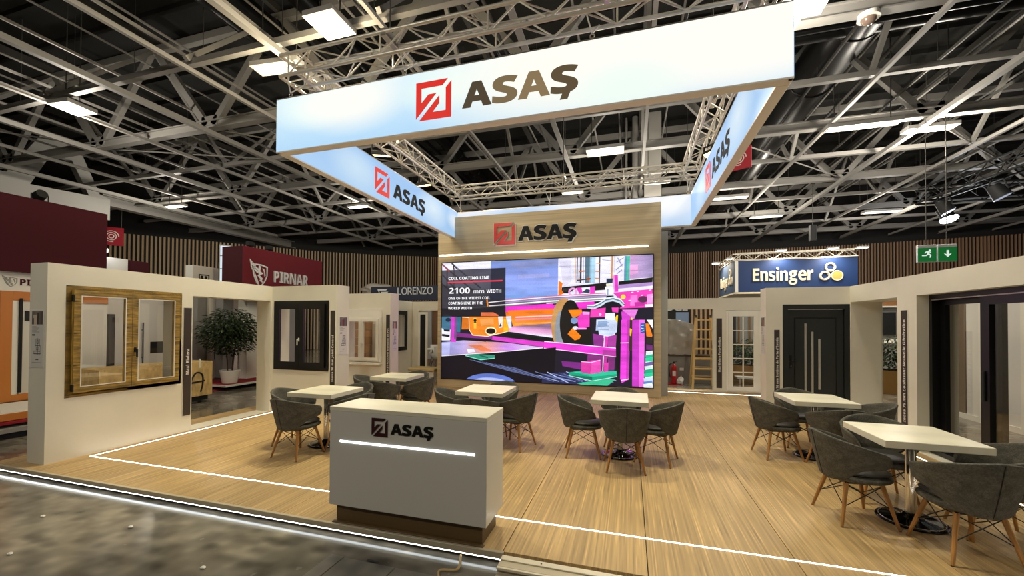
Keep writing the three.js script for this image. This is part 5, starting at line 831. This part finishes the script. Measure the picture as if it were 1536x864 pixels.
// ---------------------------------------------------------------- rear right: blue fascia stand, ladder, pallet, extinguisher
{
  const t = thing('fascia', 'blue hanging box fascia lettered in cream with three rings', 'sign', [0, 0, 0]);
  part('front_panel', span(3.72, 7.28, 2.9, 4.02, -16.05, -16, 0.003), std(0x163262, 0.5), t); const sp = span(3.6, 3.65, 2.9, 4.02, -18.6, -16.06, 0.003); part('side_panel', sp, std(0x4a5a72, 0.5), t); part('corner_post', span(3.62, 3.72, 2.86, 4.02, -16.12, -16.0, 0.004), M.whitePlain, t); part('soffit', span(3.6, 7.28, 2.84, 2.9, -18.6, -16, 0.003), std(0xe8dcc0, 0.5), t); part('far_panel', span(7.24, 7.28, 2.9, 4.02, -18.6, -16.06, 0.003), std(0x1d3d74, 0.5), t); part('post', [span(4.3, 4.4, -0.1, 2.84, -18.4, -18.3, 0), span(7.1, 7.2, -0.1, 2.84, -18.4, -18.3, 0)], M.whitePlain, t);
  const cream = std(0xf0e2c4, 0.4); const g = new THREE.Group(); g.name = 'lettering'; g.position.set(0, 0, -16); t.add(g); letters(g, 'Ensinger', 4.18, 3.28, 1.82, 0.33, 0.03, cream);
  const rng = (x, y, f) => { const o = f ? new THREE.CylinderGeometry(0.16, 0.16, 0.03, 28).rotateX(q) : new THREE.TorusGeometry(0.13, 0.035, 8, 32); o.translate(x, y, 0.015); part('ring', o, f ? M.brass : cream, g); }; rng(6.5, 3.7, 0); rng(6.34, 3.41, 0); rng(6.69, 3.41, 1); const t2 = new THREE.TorusGeometry(0.16, 0.018, 8, 32); t2.translate(6.69, 3.41, 0.02); part('ring', t2, cream, g);
  const g2 = new THREE.Group(); g2.name = 'side_lettering'; g2.position.set(3.6, 0, -18.3); g2.rotation.y = -q; t.add(g2); letters(g2, 'Ensinger', 0.1, 3.2, 1.25, 0.3, 0.03, cream); for (const [x, y] of [[1.75, 3.65], [1.65, 3.35], [1.95, 3.35]]) { const o = new THREE.TorusGeometry(0.12, 0.035, 8, 28); o.translate(x, y, 0.01); part('ring', o, cream, g2); }
  const tr = thing('truss_beam', 'small silver box truss carrying the lamps on top of the blue fascia', 'truss');
  const run = (a, b) => { const d = V().subVectors(b, a), len = d.length(); d.normalize(); const n = V(-d.z, 0, d.x).multiplyScalar(0.12), br = []; for (const s of [-1, 1]) for (const y of [0, 0.24]) part('chord', rod(a.clone().addScaledVector(n, s).add(V(0, y, 0)), b.clone().addScaledVector(n, s).add(V(0, y, 0)), 0.02, 0.02, 6), M.aluTruss, tr); const k = Math.round(len / 0.3); for (let i = 0; i < k; i++) for (const s of [-1, 1]) { const u = a.clone().addScaledVector(d, i * len / k).addScaledVector(n, s), v = a.clone().addScaledVector(d, (i + 1) * len / k).addScaledVector(n, s); u.y += i % 2 ? 0.24 : 0; v.y += i % 2 ? 0 : 0.24; br.push(rod(u, v, 0.01, 0.01, 5, false)); } part('brace', br, M.aluTruss, tr); };
  run(V(3.6, 4.05, -16.1), V(7.28, 4.05, -16.1)); run(V(3.7, 4.05, -16.1), V(3.7, 4.05, -18.6)); run(V(3.6, 4.05, -18.5), V(7.28, 4.05, -18.5));
  for (const [x, z, wd] of [[3.45, -18.4, 'farthest left'], [3.75, -17.3, 'over the left corner'], [5.0, -15.8, 'left of centre'], [6.5, -15.8, 'right of centre'], [7.35, -15.9, 'at the right end']]) {
    const l = thing('arm_lamp', 'bright lamp on an arm above the blue fascia, ' + wd, 'lamp', [x, 4.3, z], 0, 'arm lamps above the blue fascia'); part('head', box(0.32, 0.05, 0.2, 0, 0.02, 0, 0.01), M.grey, l); part('lens', box(0.28, 0.014, 0.16, 0, -0.012, 0, 0.003), M.lampCool, l); part('arm', rod(V(0, 0.02, 0), V(x < 5 ? 0.2 : 0, -0.05, -0.25), 0.012), M.alu, l);
    if (x < 3.6) { const s = new THREE.SpotLight(0xfff2dc, 9, 0, 1.2, 0.6, 2); s.position.set(x - 0.35, 4.2, z + 0.9); s.target.position.set(3.6, 3.4, z + 1.0); s.castShadow = true; s.shadow.radius = 3; scene.add(s, s.target); }  // added spot, set off the lamp head, brightens the dim side lettering
    if (x > 4.5 && x < 7) { const s = new THREE.SpotLight(0xfff2dc, 10, 0, 1.2, 0.6, 2); s.position.set(x, 4.26, z + 0.15); s.target.position.set(x, 2.6, z - 0.25); s.castShadow = true; s.shadow.radius = 3; scene.add(s, s.target); }
  }
  // stand with wrapped goods seen through the rear opening
  const w = thing('stand_wall', 'dark stand wall with white raised capitals behind the wrapped goods', 'stand wall', [0, 0, -14.6]); part('panel', span(0.4, 1.95, -0.1, 2.5, -0.1, 0, 0.003), std(0x24211f, 0.7), w); part('timber_panel', span(1.95, 3.2, -0.1, 2.5, -0.12, -0.02, 0.003), std(0x5b4028, 0.7), w); const g3 = new THREE.Group(); g3.name = 'lettering'; w.add(g3); letters(g3, 'EDGE', 1.02, 2.2, 0.85, 0.17, 0.03, M.silver); for (let i = 0; i < 9; i++) part('wall_batten', span(1.98 + i * 0.135, 2.04 + i * 0.135, -0.1, 2.5, -0.02, 0.05, 0.002), M.slat, w); part('poster', span(1.5, 1.9, 1.45, 2.15, 0, 0.01, 0.002), std(0x8fa6c8, 0.5), w);
  const c = thing('stand_counter', 'long grey concrete look counter under the wrapped goods', 'counter', [0, 0, -13.5]); part('body', span(0.9, 2.9, -0.1, 0.74, -0.55, 0, 0.005), std(0x86817a, 0.6), c); part('worktop', span(0.86, 2.94, 0.74, 0.78, -0.6, 0.03, 0.004), std(0x4a3b2c, 0.5), c); part('leaflet', span(1.5, 1.62, 0.3, 0.38, 0, 0.004, 0), M.whitePlain, c);
  const p = thing('wrapped_goods', 'film wrapped stack of cardboard cartons on the grey counter', 'bundle', [1.5, 0.78, -13.75]); part('carton', span(-0.12, 0.12, 0, 0.55, -0.2, 0.2, 0.01), M.cardboard, p); part('carton', span(0.14, 0.36, 0, 0.45, -0.2, 0.2, 0.01), M.cardboard, p); part('tube_roll', rod(V(-0.24, 0, 0.12), V(-0.24, 0.6, 0.12), 0.045, 0.045, 14), M.whitePlain, p);
  const gg = new THREE.BoxGeometry(0.95, 1.1, 0.5, 14, 16, 8), pa = gg.attributes.position; for (let i = 0; i < pa.count; i++) { const x = pa.getX(i), y = pa.getY(i), z = pa.getZ(i), tp = y > 0 ? 1 - 0.5 * Math.max(0, x + 0.1) : 1, f = 0.05 * (vnoise(x * 9 + 20, y * 9 + z * 7 + 20, 64, 64) - 0.5); pa.setXYZ(i, x * (1 - 0.18 * Math.max(0, y)) + f, y * tp + 0.56 + f, z + f); } gg.computeVertexNormals(); part('stretch_film', gg, new THREE.MeshPhysicalMaterial({ color: 0xd8d2c8, roughness: 0.18, transmission: 0.55, thickness: 0, clearcoat: 1 }), p);
  // step ladder
  const l = thing('step_ladder', 'pale wooden step ladder standing in the rear right opening', 'ladder', [2.05, -0.1, -12.75]);
  const top = 2.08, f0 = [-0.32, 0.28], f1 = [0.32, 0.28], r0 = [-0.3, -0.45], r1 = [0.3, -0.45];
  for (const [a, n] of [[f0, -0.2], [f1, 0.2], [r0, -0.19], [r1, 0.19]]) part('stile', beam(V(a[0], 0.0, a[1]), V(n, top, a[1] > 0 ? 0.02 : -0.04), 0.035, 0.06), M.pine, l);
  for (let i = 1; i <= 7; i++) { const k = i / 7.4, xw = 0.32 + (0.2 - 0.32) * k, z = 0.28 + (0.02 - 0.28) * k; part('rung', span(-xw, xw, top * k - 0.02, top * k + 0.02, z - 0.04, z + 0.05, 0.003), M.pine, l); if (i < 7) { const xr = 0.3 - 0.11 * k, zr = -0.45 + 0.41 * k; part('rung', span(-xr, xr, top * k - 0.015, top * k + 0.015, zr - 0.02, zr + 0.02, 0.003), M.pine, l); } }
  part('hinge_strap', [span(-0.22, -0.17, top - 0.05, top + 0.03, -0.06, 0.06, 0.003), span(0.17, 0.22, top - 0.05, top + 0.03, -0.06, 0.06, 0.003)], M.steelDark, l);
  // fire extinguisher on a floor stand
  const e = thing('fire_extinguisher', 'red fire extinguisher standing on the floor in the rear right opening', 'extinguisher', [1.3, -0.1, -13.2]);
  const pf = [[0, 0.02], [0.075, 0.02], [0.08, 0.04], [0.08, 0.5], [0.07, 0.56], [0.03, 0.6], [0.022, 0.63], [0, 0.63]].map((v) => new THREE.Vector2(...v)); part('cylinder', new THREE.LatheGeometry(pf, 24), M.exting, e); part('valve', [span(-0.025, 0.025, 0.63, 0.69, -0.025, 0.025, 0.005), span(-0.015, 0.1, 0.68, 0.695, -0.012, 0.012, 0.003), span(-0.015, 0.09, 0.71, 0.722, -0.012, 0.012, 0.003)], M.black, e); part('hose', tube([V(-0.02, 0.66, 0), V(-0.12, 0.6, 0), V(-0.13, 0.35, 0), V(-0.1, 0.2, 0)], 0.014, 20, 6), M.black, e); part('stand_foot', span(-0.18, 0.26, 0, 0.02, -0.15, 0.15, 0.004), M.exting, e); part('label', face(0.09, 0.16, 0, 0.34, 0.0815), M.whitePlain, e);
  const bg = thing('plastic_bag', 'crumpled white plastic bag lying beside the fire extinguisher', 'bag', [1.48, -0.08, -13.15]); const ig = new THREE.IcosahedronGeometry(0.11, 3), ip = ig.attributes.position; for (let i = 0; i < ip.count; i++) { const x = ip.getX(i), y = ip.getY(i), z = ip.getZ(i), f = 1 + 0.7 * (vnoise(x * 22 + 20, y * 22 + z * 17 + 20, 64, 64) - 0.5); ip.setXYZ(i, x * f, y * f, z * f); } ig.computeVertexNormals(); ig.translate(0, 0.1, 0); part('body', ig, M.whitePlain, bg); const kn = new THREE.ConeGeometry(0.04, 0.1, 8); kn.translate(0.02, 0.22, 0); part('knot', kn, M.whitePlain, bg);
  // planting trough and counter seen through the glazed double door
  const d = thing('stand_counter', 'timber planting trough with green plants behind the glazed double door', 'planter', [3.75, -0.1, -14.4]); part('trough', span(-0.9, 1.2, 0.0, 0.55, -0.3, 0.3, 0.005), std(0x8a6838, 0.6), d); part('foliage', leafGeo(900, 0.1, 0.95, 0, 1.0, 0.5, 0.35, 0.16, 0.025, 0), M.leaf, d); part('foliage', leafGeo(300, 0.1, 0.95, 0, 1.0, 0.5, 0.35, 0.16, 0.025, 0), M.leafLight, d); part('ledge', span(-0.6, 0.9, 0.18, 0.24, 0.35, 0.75, 0.004), M.whitePlain, d); part('ledge_leg', [span(-0.5, -0.46, 0, 0.18, 0.5, 0.54, 0), span(0.76, 0.8, 0, 0.18, 0.5, 0.54, 0)], M.whitePlain, d);
  const dw = thing('stand_wall', 'grey stand wall with framed boards behind the glazed double door', 'stand wall', [3.6, 0, -15.6]); part('panel', span(-0.6, 2.2, -0.1, 2.6, -0.1, 0, 0.003), M.grey, dw); part('dark_panel', span(-0.35, -0.05, 0.6, 2.4, 0, 0.02, 0.003), std(0x2c2622, 0.6), dw); part('framed_board', ring(0.02, 0.4, 1.0, 2.2, 0.05, 0.03), std(0x8a6838, 0.5), dw); part('framed_board', ring(0.9, 1.7, 0.7, 2.3, 0.05, 0.03), M.pvc, dw);
}
// ---------------------------------------------------------------- right: what the opening and the sliding door show, exit signs, black truss
{
  const t = thing('planter', 'timber planter box with bushy plants seen through the right opening', 'planter', [6.9, -0.1, -13.4], -0.2); part('trough', span(-0.9, 0.9, 0, 0.62, -0.3, 0.3, 0.006), std(0xa87f42, 0.6), t); part('soil', span(-0.86, 0.86, 0.6, 0.63, -0.26, 0.26, 0), M.soil, t); part('foliage', leafGeo(900, 0, 1.05, 0, 0.9, 0.55, 0.35, 0.16, 0.025, 0), M.leaf, t); part('foliage', leafGeo(350, 0, 1.0, 0, 0.85, 0.5, 0.33, 0.16, 0.025, 0), M.leafLight, t);
  const s = thing('stand_wall', 'timber slatted stand with a dark screen above the planter', 'stand wall', [7.6, 0, -15.4], -0.15); part('header', span(-1.6, 1.6, 2.35, 2.7, -0.1, 0, 0.003), std(0x8d6238, 0.6), s); for (let i = 0; i < 16; i++) part('header_slat', span(-1.58 + i * 0.2, -1.5 + i * 0.2, 2.7, 3.0, -0.08, 0, 0.002), std(0x5b4028, 0.6), s); part('shelf', span(-1.6, 1.6, 2.3, 2.35, -0.15, 0.05, 0.003), M.whitePlain, s); part('screen', span(-0.9, 0.35, 1.45, 2.15, 0, 0.05, 0.004), M.blackMatt, s); part('wall_panel', span(-1.6, 1.6, -0.1, 2.3, -0.15, -0.05, 0), M.grey, s); part('door_post', [span(0.5, 0.62, -0.1, 2.3, 0, 0.06, 0.003), span(1.1, 1.2, -0.1, 2.3, 0, 0.06, 0.003)], std(0xa87f42, 0.5), s); part('lit_shelf', span(-0.9, 0.4, 1.2, 1.3, -0.02, 0.02, 0.002), glow(0xfff0d0, 0.8), s);
  const f = thing('door_frame', 'white framed glass partition visible through the left pane of the sliding door', 'partition', [6.4, 0, -9.4], -q); part('frame', ring(-2.6, 0.6, -0.1, 2.5, 0.1, 0.08), M.pvc, f); part('post', [span(-1.35, -1.25, 0, 2.4, 0, 0.08, 0.003), span(-0.35, -0.27, 0, 2.4, 0, 0.08, 0.003)], M.pvc, f); part('timber_panel', span(-1.22, -0.7, 0, 2.4, 0.02, 0.05, 0.003), std(0x6b5741, 0.35), f); part('white_panel', span(-0.68, -0.38, 0, 2.4, 0.02, 0.05, 0.003), M.whitePlain, f); part('white_panel', span(-0.25, 0.5, 0.0, 2.4, 0.02, 0.05, 0.003), M.whitePlain, f); part('white_panel', span(-2.5, -1.36, 0, 2.4, 0.02, 0.05, 0.003), M.whitePlain, f);
  const g = thing('display_wall', 'grey white partition with dark lettered board behind the sliding door', 'display wall', [6.9, 0, -8.6], -q); part('panel', span(-1.0, 2.6, -0.1, 2.6, -0.1, 0, 0.003), std(0xa9a49a, 0.6), g); part('dark_board', span(-0.7, -0.52, 0.8, 1.95, 0, 0.012, 0.002), M.brownStrip, g); part('skirting', span(-1.0, 2.6, -0.1, 0.02, 0, 0.02, 0.003), M.whitePlain, g); part('door_opening', span(0.4, 1.5, -0.08, 2.1, 0, 0.01, 0.002), M.anthracite, g);
  for (const [x, kind] of [[7.22, 'man'], [7.63, 'arrow']]) {
    const e = thing('exit_sign', kind === 'man' ? 'green exit sign with running figure above the right display wall' : 'green exit sign with downward arrow above the right display wall', 'exit sign', [x, 3.58, -12.7]); e.scale.setScalar(1.09);
    part('box', box(0.355, 0.4, 0.06, 0, -0.02, 0, 0.006), M.silver, e); part('face', box(0.345, 0.32, 0.01, 0, -0.05, 0.032, 0.002), glow(0x0a7a34, 0.55), e);
    const w = glow(0xf2fff4, 0.8), pl = (p) => polyPanel(p, 0.004).translate(0, 0, 0.038);
    if (kind === 'arrow') part('arrow', pl([[-0.022, 0.04], [0.022, 0.04], [0.022, -0.05], [0.07, -0.035], [0, -0.12], [-0.07, -0.035], [-0.022, -0.05]]), w, e);
    else { const hd = new THREE.CylinderGeometry(0.02, 0.02, 0.004, 14).rotateX(q).translate(0.045, 0.05, 0.04); part('running_figure', [norm(hd), pl([[0.03, 0.03], [-0.02, 0.03], [-0.055, -0.01], [-0.04, -0.02], [-0.01, 0.01], [0.0, -0.03], [-0.03, -0.06], [-0.1, -0.06], [-0.1, -0.08], [-0.02, -0.08], [0.02, -0.05], [0.05, -0.07], [0.04, -0.12], [0.06, -0.12], [0.075, -0.06], [0.03, -0.02], [0.035, 0.0], [0.07, -0.005], [0.07, 0.012]])], w, e); }
    part('hanger', rod(V(0, 0.18, 0), V(0, (YB - 3.7) / 1.09, 0), 0.008), M.steelDark, e);
  }
  // black lighting truss with moving heads
  const b = thing('truss_beam', 'black lighting truss carrying spotlights under the roof at the right edge', 'truss');
  const run = (a, c2, s) => { const d = V().subVectors(c2, a), len = d.length(); d.normalize(); const n = V(-d.z, 0, d.x).multiplyScalar(s / 2), br = []; for (const k of [-1, 1]) for (const y of [0, s]) part('chord', rod(a.clone().addScaledVector(n, k).add(V(0, y, 0)), c2.clone().addScaledVector(n, k).add(V(0, y, 0)), 0.04, 0.04, 6), M.blackMatt, b); const m = Math.round(len / 0.5); for (let i = 0; i < m; i++) for (const k of [-1, 1]) { const u = a.clone().addScaledVector(d, i * len / m).addScaledVector(n, k), v = a.clone().addScaledVector(d, (i + 1) * len / m).addScaledVector(n, k); u.y += i % 2 ? s : 0; v.y += i % 2 ? 0 : s; br.push(rod(u, v, 0.02, 0.02, 5, false)); } part('brace', br, M.blackMatt, b); };
  run(V(10.6, 6.35, -18.6), V(11.4, 6.35, -12), 0.5); run(V(10.4, 6.35, -18.6), V(17, 6.35, -18.6), 0.5);
  for (const [x, y, z, lit, wd] of [[11.0, 5.95, -16.2, 0, 'nearest the camera'], [10.75, 6.0, -18.0, 0, 'in the middle of the run'], [11.2, 5.9, -18.7, 1, 'glaring white']]) {
    const s = thing('stage_spot', 'black stage spotlight hanging from the black truss, ' + wd, 'spotlight', [x, y, z], -0.4, 'stage spotlights on the black truss'); const h = new THREE.CylinderGeometry(0.16, 0.22, 0.42, 20); h.rotateZ(0.5); part('head', h, M.blackMatt, s); part('yoke', [rod(V(-0.22, 0.05, 0), V(-0.12, 0.4, 0), 0.02), rod(V(0.22, 0.05, 0), V(0.12, 0.4, 0), 0.02), rod(V(-0.14, 0.4, 0), V(0.14, 0.4, 0), 0.025)], M.blackMatt, s); const l = lit ? new THREE.SphereGeometry(0.26, 24, 12).scale(1, 0.5, 1) : new THREE.CylinderGeometry(0.2, 0.2, 0.02, 20); l.rotateZ(lit ? 0.3 : 0.5); l.translate(0.1, -0.22, 0); part('lens', l, lit ? glow(0xf4f8ff, 12) : glow(0xdfe8ff, 0.5), s);
    if (lit) pointLight(x + 0.2, y - 0.5, z + 0.1, L.hallFar, 0xf4f8ff, 6);
  }
  const sp = thing('hanging_speaker', 'slim black loudspeaker hanging from the roof above the blue fascia', 'speaker', [6.6, 5.2, -17.6]); part('cabinet', box(0.2, 0.62, 0.2, 0, 0, 0, 0.02), M.blackMatt, sp); part('wire', rod(V(0, 0.3, 0), V(0, YB - 5.2, 0), 0.01), M.steelDark, sp);
  const dm = thing('dome_camera', 'white round dome camera fixed below the roof beam right of the sign', 'camera', [3.9, 6.99, -8.2]); { const r1 = new THREE.CylinderGeometry(0.15, 0.16, 0.08, 28); part('collar', r1, M.whitePlain, dm); const s = new THREE.SphereGeometry(0.11, 24, 12, 0, 6.283, q, q); s.translate(0, -0.035, 0); part('dome', s, std(0x6b5a50, 0.15), dm); }
  // litter on the concrete
  const w = tag(part('wire_scrap', tube([V(-7.9, -0.09, -2.55), V(-7.5, -0.085, -2.35), V(-7.2, -0.09, -2.5), V(-6.8, -0.088, -2.25), V(-6.4, -0.09, -2.32), V(-6.1, -0.09, -2.2)], 0.008, 40, 5), M.whitePlain), 'thin pale strip of torn film lying on the concrete at the left', 'litter');
  [[-5.2, -2.35], [-6.3, -1.7], [-4.2, -2.45], [-4.6, -1.9], [-3.0, -2.2]].forEach(([x, z], i) => { const g = new THREE.DodecahedronGeometry(0.018, 0); g.scale(1.4, 0.5, 1); g.translate(x, -0.093, z); tag(part('paper_scrap', g, M.whitePlain), 'tiny pale paper scrap on the bare concrete, ' + ['nearest the platform edge on the left', 'lowest of the five on the left', 'close to the platform edge near the counter', 'between the platform edge and the picture bottom', 'beside the grey floor plates'][i], 'litter', 'paper scraps on the concrete').name = numbered('paper_scrap'); });
  const tc = tag(part('taped_cable', tube([V(-1.5, -0.09, -2.28), V(-1.35, -0.085, -2.5), V(-1.28, -0.088, -2.55), V(-1.32, -0.085, -2.66), V(-1.2, -0.08, -2.7), V(-1.24, -0.07, -2.86)], 0.009, 40, 6), M.pine), 'pale cable running from the concrete to the platform edge light before the counter', 'cable');
}
renderer.render(scene, camera);
